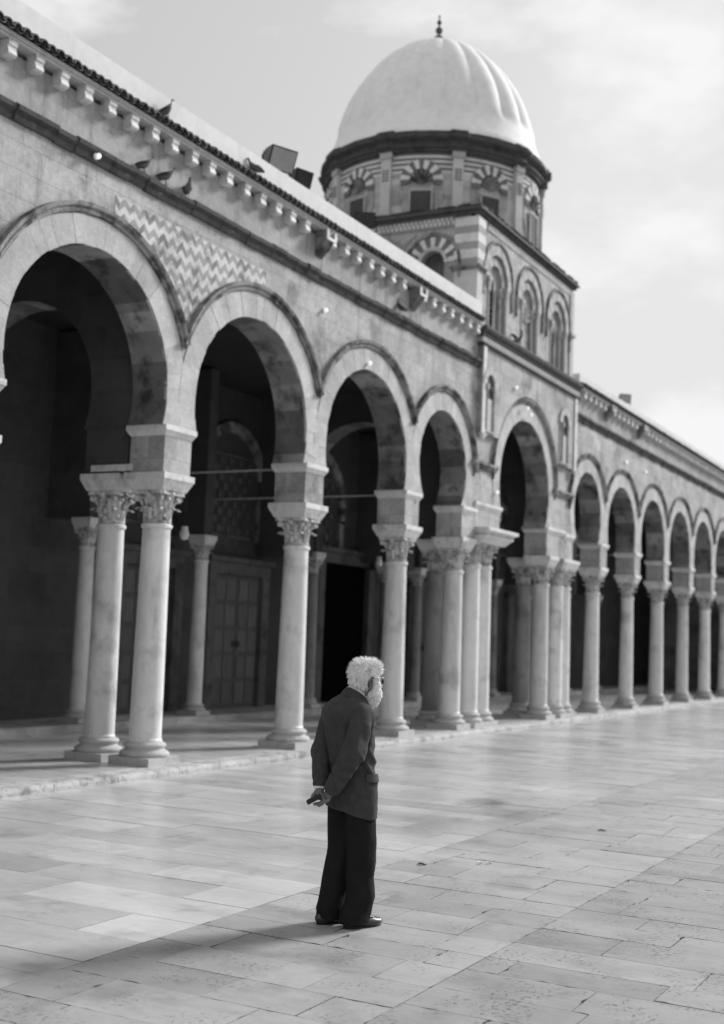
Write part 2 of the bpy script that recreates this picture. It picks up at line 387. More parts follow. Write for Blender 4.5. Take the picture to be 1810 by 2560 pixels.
for i, (xc, zc, R) in enumerate(arches):
    zl_ = LEDGE if i != 6 else 4.60
    a0 = -math.asin(min(.6, (zc-zl_)/R)) if zc-zl_ < R*.6 else -.64
    yv = YF-.012
    rr = ring(xc, zc, R+.002, R+.36 if i not in (5, 7) else R+.33, yv, YF+.03, -a0+math.pi, a0, 33 if R > 1.2 else 25, lambda k: rt_.uniform(.1, 1))
    fix(rr.build('voussoir_ring', W_VOUS, ARC))
    Rh = R+.37 if i not in (5, 7) else R+.36
    # angles where neighbouring hoods meet, or where the hood drops to the bracket moulding
    def endang(side):
        j = i+side
        if j < 0 or j >= len(arches): return math.pi*.0
        if {i, j} in ({5, 6}, {6, 7}): return None
        xc2, zc2, R2 = arches[j]; Rh2 = R2+(.37 if j not in (5, 7) else .36)
        best = None
        for s in range(0, 900):
            a = math.pi/2-s*.002
            x = xc+side*(Rh+.06)*math.cos(a); z = zc+(Rh+.06)*math.sin(a)
            if (x-xc2)**2+(z-zc2)**2 < (Rh2+.06)**2: return a
        return 0
    pr = HOODPROF
    aR = endang(1); aL = endang(-1); path = []
    if aL is None: path += [(xc-Rh, 5.36)]; aL = 0
    n = 48
    for s in range(n+1):
        a = (math.pi-aL)-(math.pi-aL-(aR or 0))*s/n; path.append((xc+Rh*math.cos(a), zc+Rh*math.sin(a)))
    if aR is None: path += [(xc+Rh, 5.36)]
    fix(sweep(path, pr).build('hood_moulding', W_HOOD, ARC, smooth=True, angle=35))
# short brackets that join the hoods beside the portal arch
for xa, xb in ((21.52+1.44, 25.9-1.91), (25.9+1.91, 30.37-1.45)):
    m = sweep([(xa-.12, 5.30), (xb+.12, 5.30)], [(0, YF+.02), (0, YF-.05), (.05, YF-.06), (.08, YF-.10), (.13, YF-.10), (.13, YF+.02)])
    fix(m.build('bracket_moulding', W_HOOD, ARC, smooth=True, angle=35))
# string course
for a, b in ((X_L, 23.08), (29.05, X_R)):
    m = MB(); n = int((b-a)/.33)
    prof = [(YF+.02, 7.31), (YF-.03, 7.31), (YF-.05, 7.35), (YF-.05, 7.39), (YF-.10, 7.42), (YF-.11, 7.47), (YF-.06, 7.50), (YF+.02, 7.50)]
    for i in range(n):
        x0 = a+(b-a)*i/n; x1 = a+(b-a)*(i+1)/n-.004; dz = rt_.uniform(-.010, .010); dy = rt_.uniform(-.018, .010)
        k = len(prof)
        m.add([(x, y+dy, z+dz) for x in (x0, x1) for y, z in prof], [(j, (j+1) % k, (j+1) % k+k, j+k) for j in range(k)]+[tuple(range(k))[::-1], tuple(range(k, 2*k))])
    fix(m.build('string_course', W_DARK, ARC))
# zigzag spandrel between the first two arches in view
zz = [(11.75, 7.05), (15.05, 7.07)]
p = [(15.05, 7.07), (11.62, 7.07), (11.62, 6.86+.02)]
Rq = 1.47+.50
a = math.acos((11.62-11.38)/Rq); aend = math.asin((5.66-4.86)/Rq)
for s in range(25): t = a+(aend-a)*s/24; p.append((11.38+Rq*math.cos(t), 4.86+Rq*math.sin(t)))
a2 = math.pi-aend; b2 = math.acos((15.05-14.93)/Rq)
for s in range(25): t = a2+(b2-a2)*s/24; p.append((14.93+Rq*math.cos(t), 4.86+Rq*math.sin(t)))
m = MB(); m.prism(p[::-1], 'xz', YF-.004, YF+.01); fix(m.build('zigzag_panel', W_CHEV, ARC))

# piers above the columns: block, ledge
def pier(x0, x1, y1=YB, zb=3.84, zl=4.45, steps=True):
    m = MB(); m.box(x0, x1, YF, y1, zb, min(zl-.14, LEDGE-.002))
    fix(m.build('pier_block', W_STONE, ARC))
    m = MB(); c = ((x0+x1)/2, (YF+y1)/2); hx = (x1-x0)/2; hy = (y1-YF)/2
    m.frus(c, hx+.005, hy+.005, hx+.045, hy+.045, zl-.14, zl-.07); m.frus(c, hx+.05, hy+.05, hx+.05, hy+.05, zl-.07, zl-.001)
    fix(m.build('impost_ledge', W_MARB, ARC))
for i, (a, b) in enumerate(blocks):
    if i in (6, 7):
        continue
    if i in (0, 14):
        m = MB(); m.box(a, b, YF, YB, 0.0, LEDGE); fix(m.build('end_pier', W_STONE, ARC)); continue
    pier(a, b)
# portal piers with a raised ledge on the side of the big arch
pier(22.48, 23.12, zl=4.45); pier(27.40, 28.60, zl=4.50)
for a, b, zb in ((23.125, 24.45, 4.10), (28.605, 29.27, 3.84)):
    pier(a, b, zb=zb, zl=4.62 if a < 25 else 4.45)
# columns -------------------------------------------------
def capital_mesh():
    m = MB()
    m.lathe([(.155, 0), (.185, .015), (.185, .03), (.150, .045), (.142, .12), (.15, .22), (.18, .31), (.22, .37)], 24)
    # two rows of leaves
    for row, (z0, h, n, r0, off, w) in enumerate(((.04, .17, 8, .158, 0, .10), (.09, .25, 8, .16, math.pi/8, .10))):
        for k in range(n):
            a = off+2*math.pi*k/n; vs = []; fs = []; seg = 6
            for s in range(seg+1):
                t = s/seg; z = z0+h*math.sin(t*math.pi*.62)/math.sin(math.pi*.5)*(1 if t < .8 else 1-(t-.8)*.6)
                r = r0+.012+.105*t**2.6+(.02 if t > .7 else 0); ww = w*(1-.15*t)*math.sqrt(max(.05, 1-(t-.35)**2*1.6))/2
                for sgn, rr in ((-1, -.012), (0, .012), (1, -.012)):
                    an = a+sgn*ww/r; vs.append(((r+rr)*math.cos(an), (r+rr)*math.sin(an), z))
            nb = len(vs)
            for s in range(seg):
                for q in range(2): fs.append((s*3+q, s*3+q+1, s*3+3+q+1, s*3+3+q))
            # thickness: back sheet
            vs2 = [(x*.93, y*.93, z-.004) for x, y, z in vs]
            fs2 = [tuple(nb+i for i in reversed(f)) for f in fs]
            m.add(vs+vs2, fs+fs2)
    # corner scrolls and concave abacus
    for k in range(4):
        a = math.pi/4+k*math.pi/2; d = Vector((math.cos(a), math.sin(a), 0)); pts = []
        for s in range(9):
            t = s/8; ang = t*math.pi*2.2; pts.append(d*(.27+.035*math.cos(ang+.6)*(1-t*.5))+Vector((0, 0, .335+.035*math.sin(ang+.6)*(1-t*.5))))
        pts = [d*.17+Vector((0, 0, .20)), d*.21+Vector((0, 0, .29))]+pts
        m.tube(pts, [.022, .028]+[.031]*5+[.026]*4, 6)
    for k in range(4):
        a = k*math.pi/2; d = Vector((math.cos(a), math.sin(a), 0)); m.tube([d*.19+Vector((0, 0, .37)), d*.25+Vector((0, 0, .40))], [.035, .03], 8)
    out_ = []
    for k in range(4):
        a = math.pi/4+k*math.pi/2; c0 = Vector((math.cos(a), math.sin(a))); t0 = Vector((-c0.y, c0.x))
        out_ += [c0*.335-t0*.03, c0*.335+t0*.03]
        a2 = a+math.pi/4; q = Vector((math.cos(a2), math.sin(a2)))
        nx = Vector((math.cos(a+math.pi/2), math.sin(a+math.pi/2)))
        s0 = c0*.335+t0*.03; s1 = nx*.335-Vector((-nx.y, nx.x))*.03
        for t in (.25, .5, .75):
            p_ = s0.lerp(s1, t); out_.append(p_-q*.035*math.sin(math.pi*t))
    m.prism([(p_.x, p_.y) for p_ in out_], 'xy', .375, .43)
    return m
CAPM = capital_mesh().build('capital', W_CAP, None, smooth=True, angle=40)
def shaft_mesh(seed=0, r0=.205, r1=.178, h=2.83):
    m = MB(); prof = [(r0+.012, 0), (r0+.012, .03), (r0, .05)]
    for i in range(1, 12): t = i/12; prof.append((r0+(r1-r0)*t**1.25, .05+(h-.12)*t))
    prof += [(r1, h-.07), (r1+.02, h-.055), (r1+.024, h-.03), (r1+.02, h-.012), (r1+.002, h)]
    m.lathe(prof, 40); return m
def base_mesh():
    m = MB()
    m.box(-.315, .315, -.315, .315, 0, .105)
    prof = [(.30, .105), (.315, .12), (.318, .145), (.30, .17), (.262, .185), (.245, .205), (.25, .22), (.268, .232), (.272, .255), (.255, .275), (.225, .285)]
    m.lathe(prof, 40); return m
def abacus_mesh(hx=.275, hy=.275, h=.22):
    m = MB(); m.frus((0, 0), hx*.93, hy*.93, hx+.045, hy+.045, 0, h*.62); m.box(-hx-.05, hx+.05, -hy-.05, hy+.05, h*.62, h-.002)
    return m
SH = shaft_mesh().build('column', W_SHAFT, None, smooth=True, angle=30)
SHD = shaft_mesh().build('column', W_SHDK, None, smooth=True, angle=30)
BA = base_mesh().build('base', W_BASE, None, smooth=True, angle=30)
AB = abacus_mesh().build('abacus', W_MARB, None)
protos = [CAPM, SH, SHD, BA, AB]
rc = random.Random(11)
def column(x, y, dark=False, aba=True, rz=0, s=1.0, ztop=3.62, basemat=None, zb=FLZ, lab=None):
    H_ = ztop-zb
    base_h = .285*s; cap_h = .43*s; sh_h = H_-base_h-cap_h
    c = (SHD if dark else SH).copy(); COL.objects.link(c); c.parent = ARC; c.matrix_parent_inverse = ARC_T
    c.location = (x, y, zb+base_h-.002); kx = rc.uniform(.94, 1.06) if s == 1 else s; c.scale = (kx, kx, (sh_h)/2.83); c.rotation_euler = (0, 0, rc.uniform(0, 6))
    inv = c.scale; rz0 = c.rotation_euler[2]
    if lab: c['label'] = lab
    def sub(pr, z, rz_, sx=1, sz=None):
        o = pr.copy(); COL.objects.link(o); o.parent = c
        o.location = (0, 0, z/inv[2]); o.rotation_euler = (0, 0, rz_-rz0); q = sz or s
        o.scale = (sx, sx, q/inv[2]); return o
    sub(BA, -base_h+.002, rz+rc.choice([0, 1, 2, 3])*math.pi/2)
    o = sub(CAPM, sh_h-.002, rz+rc.choice([0, 1, 2, 3])*math.pi/2, sx=1.0 if s == 1 else 1)
    if aba: sub(AB, sh_h+cap_h-.004, rz, sz=1.0)
    return c
YC = 10.075
m = MB(); m.box(12.855, 12.888, 10.30, 10.98, 3.86, 3.945); fix(m.build('marble_plank', W_MARB, ARC))
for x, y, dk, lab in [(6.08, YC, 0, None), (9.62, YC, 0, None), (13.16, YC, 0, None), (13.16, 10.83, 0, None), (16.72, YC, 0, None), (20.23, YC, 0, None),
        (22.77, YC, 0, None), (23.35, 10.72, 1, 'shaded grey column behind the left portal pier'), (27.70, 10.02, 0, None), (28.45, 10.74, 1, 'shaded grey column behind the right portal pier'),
        (31.78, YC, 0, None), (35.0, YC, 0, None), (38.24, YC, 0, None), (41.48, YC, 0, None), (44.68, YC, 0, None), (47.88, YC, 0, None)]:
    column(x, y, dk, lab=lab)
for x in (28.68, 29.22): column(x, 10.0, 0, aba=True, rz=0)
for x in (23.62, 24.22): column(x, 10.05, 0, aba=False, ztop=3.80)
# double-moulded slab over the twin columns of the portal
m = MB(); m.frus((23.95, 10.0), .62, .30, .72, .42, 3.797, 3.92); m.frus((23.95, 10.0), .74, .44, .74, .44, 3.92, 3.955); m.frus((23.95, 10.0), .70, .40, .80, .50, 3.957, 4.03); m.box(23.13, 24.77, 9.48, 10.52, 4.03, 4.098)
fix(m.build('double_slab', W_MARB, ARC))
# transverse arch walls inside the gallery
YW = 14.95
def transverse(x0, x1, ya=YB, yb=YW, yin=11.12, yout=13.8, back=True):
    yc = (yin+yout)/2; R = (yout-yin)/2+.03; zc = 4.95
    pts = arch_pts(yc, zc, R, 4.45, 32)
    poly = [(ya+.003, 4.45)]+pts+[(yb-.003, 4.45), (yb-.003, 6.95), (ya+.003, 6.95)]
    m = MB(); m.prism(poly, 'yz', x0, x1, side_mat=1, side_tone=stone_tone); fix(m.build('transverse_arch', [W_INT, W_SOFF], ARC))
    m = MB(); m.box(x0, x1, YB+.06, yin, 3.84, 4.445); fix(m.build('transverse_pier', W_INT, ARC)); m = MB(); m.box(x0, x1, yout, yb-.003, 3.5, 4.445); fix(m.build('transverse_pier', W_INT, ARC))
for x0, x1 in ((12.90, 13.42), (23.05, 23.62), (28.2, 28.72), (41.2, 41.76)): transverse(x0, x1)

# back wall, doors, ceiling, roof
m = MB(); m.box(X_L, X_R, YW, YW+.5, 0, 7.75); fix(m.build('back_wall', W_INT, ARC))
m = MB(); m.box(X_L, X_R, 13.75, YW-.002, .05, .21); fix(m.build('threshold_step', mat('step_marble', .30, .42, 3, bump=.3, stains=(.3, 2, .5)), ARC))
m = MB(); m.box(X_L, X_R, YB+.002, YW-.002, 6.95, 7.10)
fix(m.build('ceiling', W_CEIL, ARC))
m = MB(); m.box(X_L+.01, X_R-.01, YB+.003, YW+.45, 7.45, 7.86); fix(m.build('roof', W_WHITE, ARC))
for a, b in ((X_L-.3, X_L-.002), (X_R+.002, X_R+.3)): m = MB(); m.box(a, b, YF, YW+.5, 0, 8.0); fix(m.build('end_wall', W_STONE, ARC))
def door(x0, x1, zt, opened=False, lab=None, rows=5):
    m = MB()
    m.box(x0-.28, x0, YW-.16, YW-.003, .21, zt+.25); m.box(x1, x1+.28, YW-.16, YW-.003, .21, zt+.25); m.box(x0, x1, YW-.16, YW-.003, zt, zt+.25)
    m.box(x0-.36, x1+.36, YW-.24, YW-.163, zt+.253, zt+.36)
    f = fix(m.build('door_surround', W_FRAME, ARC))
    if opened:
        m = MB(); m.box(x0+.002, x1-.002, YW-.02, YW-.004, .212, zt-.002); o = fix(m.build('doorway', mat('dark_doorway', .004, .006, 3, bump=0, rough=1, spec=0), ARC)); o['label'] = 'open unlit doorway'; return
    m = MB(); mid = (x0+x1)/2
    for a, b in ((x0+.004, mid-.004), (mid+.004, x1-.004)):
        m.box(a, b, YW-.06, YW-.004, .215, zt-.004, tone=.3)
        h = (zt-.3)/rows
        for r in range(rows):
            z0 = .26+r*h
            m.box(a+.07, (a+b)/2-.02, YW-.08, YW-.062, z0+.05, z0+h-.05, tone=rc.uniform(.5, 1)); m.box((a+b)/2+.02, b-.07, YW-.08, YW-.062, z0+.05, z0+h-.05, tone=rc.uniform(.5, 1))
    d = fix(m.build('door', W_DOOR, ARC))
    if lab: d['label'] = lab
    for sx in (-.09, .09):
        m = MB(); t = [(mid+sx+.05*math.cos(q), YW-.10, 1.55+.06*math.sin(q)) for q in [k*math.pi/6 for k in range(13)]]; m.tube(t, .011, 6)
        o = m.build('door_knocker', W_BLACK, d); o.matrix_parent_inverse = Matrix.Identity(4)
door(18.5, 20.0, 3.0, lab='closed panelled timber door left of the back column'); door(21.45, 23.2, 3.0, lab='closed panelled timber door with iron knockers'); door(25.95, 28.2, 3.55, opened=True)
door(30.9, 32.4, 3.0); door(34.2, 36.0, 3.3, opened=True); door(38.2, 39.8, 3.0); door(42.5, 44, 3.0)
# blind arches on the back wall with lattice panels
for i, xc in enumerate((18.2, 21.95, 25.6, 29.2, 33.2, 37.2)):
    R = 1.12
    m = MB(); a0 = -.3
    for k in range(24):
        b0 = math.pi+.3-(math.pi+.6)*k/24; b1 = math.pi+.3-(math.pi+.6)*(k+1)/24
        P = [(xc+r*math.cos(q), 4.9+r*math.sin(q)) for q, r in ((b0, R), (b1, R), (b1, R+.22), (b0, R+.22))]
        m.add([(p_[0], y, p_[1]) for y in (YW-.09, YW-.003) for p_ in P], [(0, 1, 2, 3), (4, 7, 6, 5), (0, 4, 5, 1), (1, 5, 6, 2), (2, 6, 7, 3), (3, 7, 4, 0)], tone=rc.uniform(0, 1))
    m.box(xc-R-.16, xc-R+.06, YW-.09, YW-.003, 3.75, 4.6); m.box(xc+R-.06, xc+R+.16, YW-.09, YW-.003, 3.75, 4.6)
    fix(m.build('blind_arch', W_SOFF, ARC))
    m = MB()
    for a in range(9):
        for b in range(9):
            xx = xc-.72+a*.18; zz_ = 3.95+b*.18
            if (a+b) % 2 == 0: m.box(xx-.07, xx+.07, YW-.03, YW-.003, zz_-.07, zz_+.07)
    m.box(xc-.85, xc+.85, YW-.05, YW-.003, 3.78, 3.84); m.box(xc-.85, xc+.85, YW-.05, YW-.003, 5.5, 5.56)
    fix(m.build('lattice_panel', W_FRAME, ARC))
# engaged columns in front of the back wall
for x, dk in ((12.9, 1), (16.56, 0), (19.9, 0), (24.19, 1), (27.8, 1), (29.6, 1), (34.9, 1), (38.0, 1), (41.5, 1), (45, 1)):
    c = column(x, 14.12, dark=dk, aba=False, s=.72, ztop=3.48, zb=.21)
    m = MB(); m.frus((x, 14.12), .17, .17, .20, .20, 3.478, 3.56); m.box(x-.205, x+.205, 13.915, 14.325, 3.562, 3.64); fix(m.build('abacus', W_MARB, ARC))
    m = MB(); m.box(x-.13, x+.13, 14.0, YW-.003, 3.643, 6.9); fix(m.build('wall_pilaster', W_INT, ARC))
# iron tie rods
W_ROD = mat('rod', .3, .4, 5, bump=0)
for xa in (9.62, 16.72, 20.23, 31.78, 35.0):
    m = MB(); m.tube([(xa, YB-.02, 4.40), (xa, YW, 4.38)], .016, 6); fix(m.build('tie_rod', W_ROD, ARC))

# eaves: corbels, fascia, tiles, parapet
def corbel_mesh():
    m = MB(); prof = [(0, -.01), (0, .15), (-.140, .15), (-.140, .112), (-.125, .10), (-.122, .07), (-.136, .045), (-.138, .015), (-.12, -.008), (-.06, -.015)]
    m.prism([(y, z) for y, z in prof][::-1], 'yz', -.068, .068); 
    m.box(-.078, .078, -.145, 0, .15, .162)
    return m
CO = corbel_mesh().build('corbel', W_MARB, None); protos.append(CO)
xs = []
x = 10.46-21*.422
while x < 22.9: xs.append(x); x += .422
x = 29.6
while x < 46.5: xs.append(x); x += .42
big = [16.51, 19.9, 31.7, 34.82]
for x in xs:
    if x < 5 or any(abs(x-b) < .2 for b in big): continue
    o = CO.copy(); COL.objects.link(o); o.parent = ARC; o.matrix_parent_inverse = ARC_T
    o.location = (x+rc.uniform(-.012, .012), YF-.012, 7.945+(-.045 if x > 26 else 0)+rc.uniform(-.006, .006)); o.scale = (rc.uniform(.94, 1.06), 1, 1)
for x in big:
    m = MB(); pr = [(0, .160), (-.20, .160), (-.21, .0), (-.18, -.03), (-.14, -.10), (-.08, -.16), (0, -.24)]
    m.prism([(YF-.012+a, 7.945+b) for a, b in pr], 'yz', x-.11, x+.11); o = fix(m.build('large_bracket', W_HOOD, ARC))
    m = MB(); m.box(x-.15, x-.09, YF-.25, YF-.225, 7.945, 8.10); m.box(x+.09, x+.15, YF-.25, YF-.225, 7.945, 8.10); m.box(x-.09, x+.09, YF-.25, YF-.225, 7.945, 7.99)
    k = m.build('bracket_frame', W_MARB, o); k.matrix_parent_inverse = Matrix.Identity(4)
for a, b in ((X_L, 22.86), (29.2, X_R)):
    dR = 0 if a < 20 else -.055
    m = MB(); n = int((b-a)/.8)
    for i in range(n):
        x0 = a+(b-a)*i/n; x1 = a+(b-a)*(i+1)/n-.003
        m.box(x0, x1, 9.638, YB, 8.11+dR, 8.14+dR); m.box(x0, x1, 9.62, YB, 8.142+dR, 8.185+dR)
    fix(m.build('eaves_fascia', W_BASE, ARC))
    m = MB(); x = a+.07; k = 0
    while x < b-.06:
        # cover tile (half round) and channel tile
        for r_, zz_, yy_, off, flip in ((.066, 8.205, 9.55, 0, 1), (.060, 8.240, 9.58, .069, -1)):
            n = 7; vs = []
            t = rc.uniform(0, 1); jy = rc.uniform(-.012, .012)
            for q in range(2):
                yq = (yy_+jy, 9.76)[q]; zq = zz_+dR+(0, .07)[q]
                for s in range(n):
                    an = math.pi*s/(n-1)
                    for rr in (r_, r_-.016): vs.append((x+off+rr*math.cos(an), yq, zq+flip*rr*math.sin(an)))
            fs = []
            for s in range(n-1):
                i0 = s*2; j0 = n*2+s*2
                fs += [(i0, i0+2, j0+2, j0), (i0+1, j0+1, j0+3, i0+3), (i0, i0+1, i0+3, i0+2)]
            m.add(vs, fs, tone=t)
        x += .138; k += 1
    fix(m.build('roof_tiles', W_TILE, ARC))
    zt = 8.62 if a < 20 else 8.46
    m = MB(); m.box(a, b+.06 if a < 20 else b, 9.70, 10.05, 8.145+dR, zt)
    fix(m.build('parapet', W_WHITE, ARC))
# bed under the tiles
for a, b in ((X_L, 22.85), (29.22, X_R)):
    m = MB(); m.prism([(9.63, 8.187+(0 if a < 20 else -.055)), (9.698, 8.187+(0 if a < 20 else -.055)), (9.698, 8.23+(0 if a < 20 else -.055)), (9.63, 8.195+(0 if a < 20 else -.055))], 'yz', a, b); fix(m.build('tile_bed', W_TILE, ARC))

# portal front: proud slab with moulded cornice, pilaster strips, blind niches
P0x, P1x, YP = 23.08, 29.05, YF-.09
pts = arch_pts(25.9, 5.16, 1.54, 4.62, 40)
arcp = [(x, z) for x, z in pts if z > 5.92]
def nich(xc): # outline of blind niche, going clockwise seen from -y (hole cut as a notch is not needed: niche is built as frame pieces)
    return xc
poly = [(P0x, 6.02)]+[(arcp[0][0]-.37, 6.02), (arcp[0][0]-.02, 5.92)][:0]
Rg = 2.05
a6 = math.asin((6.02-5.16)/Rg)
poly = [(P0x, 6.02), (25.9-Rg*math.cos(a6), 6.02)]
for s in range(1, 33): a = math.pi-a6-(math.pi-2*a6)*s/33; poly.append((25.9+Rg*math.cos(a), 5.16+Rg*math.sin(a)))
poly += [(25.9+Rg*math.cos(a6), 6.02), (P1x, 6.02), (P1x, 7.80), (P0x, 7.80)]
m = MB(); m.prism(poly, 'xz', YP, YF-.003); fix(m.build('portal_front', W_STONE, ARC))
# cornice of the portal
m = sweep([(P0x-.12, 7.78), (P1x+.12, 7.78)], [(0, YF), (0, YP-.03), (.03, YP-.07), (.05, YP-.07), (.06, YP-.04), (.06, YF)]); fix(m.build('portal_lower_moulding', W_DARK, ARC))
m = sweep([(P0x-.10, 7.842), (P1x+.10, 7.842)], [(0, YF), (0, YP-.02), (.11, YP-.05), (.11, YF)]); fix(m.build('portal_frieze', W_BASE, ARC))
m = sweep([(P0x-.14, 7.955), (P1x+.14, 7.955)], [(0, YF), (0, YP-.04), (.05, YP-.06), (.08, YP-.06), (.12, YP-.11), (.17, YP-.13), (.21, YP-.13), (.215, YF-.03)])
fix(m.build('portal_cornice', W_DARK, ARC))
m = MB(); m.box(P0x-.1, P1x+.1, YF-.05, 10.1, 8.0, 8.172); fix(m.build('portal_coping', W_DARK, ARC))
for xc in (23.45, 28.15):
    # pilaster strip at the edge and small niche arch
    m = MB(); e = P0x if xc < 26 else P1x-.16; m.box(e-.02, e+.14, YP-.035, YP-.002, 5.99, 7.78); m.frus((e+.08, YP-.02), .03, .01, .12, .05, 5.88, 5.99)
    fix(m.build('portal_pilaster', W_MARB, ARC))
    z0, zc_, r_ = 6.10, 7.02, .22
    m = MB(); out_ = [(xc-r_, z0)]+[(xc+r_*math.cos(math.pi*(1-s/16)), zc_+r_*math.sin(math.pi*s/16)) for s in range(17)]+[(xc+r_, z0)]
    m.prism(out_[::-1], 'xz', YP-.004, YP-.001); nb = fix(m.build('niche_shade', W_DARK, ARC))  # flat dark patch painted for the shade of a recess, no real depth
    rr = ring(xc, zc_, r_, r_+.17, YP-.05, YP-.001, math.pi, 0, 9, lambda k: 1.0 if k % 2 == 0 else .35, gap=.006); fix(rr.build('niche_arch', W_VOUS, ARC))
    m = MB()
    for sx in (-1, 1):
        m.tube([(xc+sx*(r_-.03), YP-.03, z0), (xc+sx*(r_-.03), YP-.03, zc_-.10)], .03, 8); m.box(xc+sx*(r_-.03)-.045, xc+sx*(r_-.03)+.045, YP-.075, YP-.002, zc_-.10, zc_)
        m.box(xc+sx*(r_+.07)-.045, xc+sx*(r_+.07)+.045, YP-.022, YP-.001, z0, zc_)
    m.box(xc-r_-.10, xc+r_+.10, YP-.03, YP-.001, z0-.05, z0)
    fix(m.build('niche_frame', W_STONE, ARC))
    # shell-like panel low in the niche
    m = MB(); m.box(xc-r_+.06, xc+r_-.06, YP-.02, YP-.005, z0, zc_-.28); fix(m.build('niche_panel', W_BASE, ARC))
# ------------------------------------------------------------ domed tower
TC = (25.83, 12.25)
TOW = empty('domed_tower', (TC[0], TC[1], 8.0), 'square stone tower with banded drum and white ribbed dome rising over the gallery', 'domed tower')
TOW_T = Matrix.Translation((-TC[0], -TC[1], -8.0))
def fixt(o): o.matrix_parent_inverse = TOW_T; return o
TX0, TX1, TY0, TY1, TZ = 22.90, 28.93, 9.83, 14.70, 10.56
def notched(cs, R, zc, z0, lo, hi, top, n=24):
    p = [(lo, z0)]
    for c in cs:
        p += [(c-R, z0)]+[(c+R*math.cos(math.pi*(1-s/n)), zc+R*math.sin(math.pi*s/n)) for s in range(n+1)]+[(c+R, z0)]
    return p+[(hi, z0), (hi, top), (lo, top)]
FC = (24.03, 25.95, 27.88); ZC = 9.36
m = MB(); m.prism(notched(FC, .56, ZC, 8.0, TX0, TX1, TZ), 'xz', TY0, TY0+.06); fixt(m.build('tower_front', W_TOWER, TOW))
m = MB(); m.prism(notched(FC, .37, ZC-.02, 8.0, TX0+.2, TX1-.02, TZ-.3), 'xz', TY0+.062, TY0+.12); fixt(m.build('inner_front', W_TOWER, TOW))
m = MB(); m.prism(notched((FC[0]-.03, FC[2]-.03), .13, ZC-.0, 8.3, TX0+.2, TX1-.02, TZ-.35), 'xz', TY0+.122, TY0+.152); fixt(m.build('window_wall', W_TOWER, TOW))
m = MB(); m.box(TX0+.3, TX1-.3, TY0+.17, TY0+.20, 8.2, 10.0); fixt(m.build('dark_glazing', W_GLASSD, TOW))
SC = (10.82, 12.25, 13.68)
m = MB(); m.prism(notched(SC, .26, 9.55, 8.0, TY0+.162, TY1, TZ), 'yz', TX0, TX0+.16); fixt(m.build('tower_side', W_TOWER, TOW))
m = MB(); m.box(TX0+.162, TX0+.2, TY0+.5, TY1-.01, 8.0, TZ-.1); fixt(m.build('side_recess', W_FRAME, TOW))
m = MB(); m.box(TX1-.16, TX1, TY0+.162, TY1, 8.0, TZ); m.box(TX0+.2, TX1-.162, TY1-.16, TY1, 8.0, TZ); m.box(TX0+.2, TX1-.17, TY0+.5, TY1-.17, TZ-.12, TZ-.01); fixt(m.build('tower_back', W_TOWER, TOW))
for c in FC:
    rr = ring(c, ZC, .565, .76, TY0-.02, TY0+.01, math.pi, 0, 13, lambda k: 1.0 if k % 2 == 0 else .45, gap=.008, sub=2); fixt(rr.build('voussoir_ring', W_TVOUS, TOW))
    rr = ring(c, ZC-.02, .375, .53, TY0+.035, TY0+.061, math.pi, 0, 9, lambda k: 1.0 if k % 2 == 0 else .3, gap=.008, sub=2); fixt(rr.build('inner_voussoirs', W_TVOUS, TOW))
    pth = [(c-.79, 8.9)]+[(c+.79*math.cos(math.pi*(1-s/24)), ZC+.02+.79*math.sin(math.pi*s/24)) for s in range(25)]+[(c+.79, 8.9)]
    fixt(sweep(pth, [(0, TY0+.01), (0, TY0-.04), (.05, TY0-.05), (.06, TY0+.01)]).build('hood_moulding', W_HOOD, TOW, smooth=True, angle=35))
    for sx in (-1, 1):
        m = MB(); m.tube([(c+sx*.50, TY0+.02, 8.0), (c+sx*.50, TY0+.02, 9.12)], .05, 10); m.frus((c+sx*.50, TY0+.02), .05, .05, .085, .085, 9.12, 9.26)
        m.box(c+sx*.50-.09, c+sx*.50+.09, TY0-.07, TY0+.058, 9.262, 9.34)
        m.tube([(c+sx*.33, TY0+.08, 8.0), (c+sx*.33, TY0+.08, 9.12)], .040, 10); m.box(c+sx*.33-.065, c+sx*.33+.065, TY0+.03, TY0+.118, 9.12, 9.3)
        fixt(m.build('colonnette', W_TCOL, TOW, smooth=True, angle=40))
for c in (FC[0], FC[2]):   # pierced screens in the slits
    m = MB()
    for k in range(9): m.box(c-.12, c+.12, TY0+.155, TY0+.168, 8.2+k*.12, 8.2+k*.12+.035)
    fixt(m.build('window_grille', W_DARK, TOW))
m = MB()
for k in range(7):
    a = math.pi*(.12+.76*k/6); m.tube([(FC[1]+.05*math.cos(a), TY0+.11, 8.95+.05*math.sin(a)), (FC[1]+.30*math.cos(a), TY0+.10, 8.95+.36*math.sin(a))], [.02, .05], 8)
fixt(m.build('shell_carving', W_BASE, TOW, smooth=True, angle=40))
def wrapside(m):  # flat (x,y=depth outward,z) -> left face: x runs along +Y, outward is -X
    m.v = [(TX0-d, x, z) for x, d, z in m.v]; return m
for c in SC:
    rr = ring(c, 9.55, .27, .34, -.001, .045, math.pi, 0, 15, lambda k: .9, gap=.014, sub=1); fixt(wrapside(rr).build('dotted_ring', W_MARB, TOW))
    rr = ring(c, 9.55, .345, .56, -.001, .03, math.pi, 0, 13, lambda k: 1.0 if k % 2 == 0 else 0.0, gap=.008, sub=2); fixt(wrapside(rr).build('voussoir_ring', W_TONE, TOW))
    m = sweep([(c-.58, 9.2)]+[(c+.58*math.cos(math.pi*(1-s/24)), 9.55+.58*math.sin(math.pi*s/24)) for s in range(25)]+[(c+.58, 9.2)], [(0, TX0+.01), (0, TX0-.05), (.06, TX0-.05), (.07, TX0+.01)], 'yz')
    fixt(m.build('hood_moulding', W_HOOD, TOW, smooth=True, angle=35))
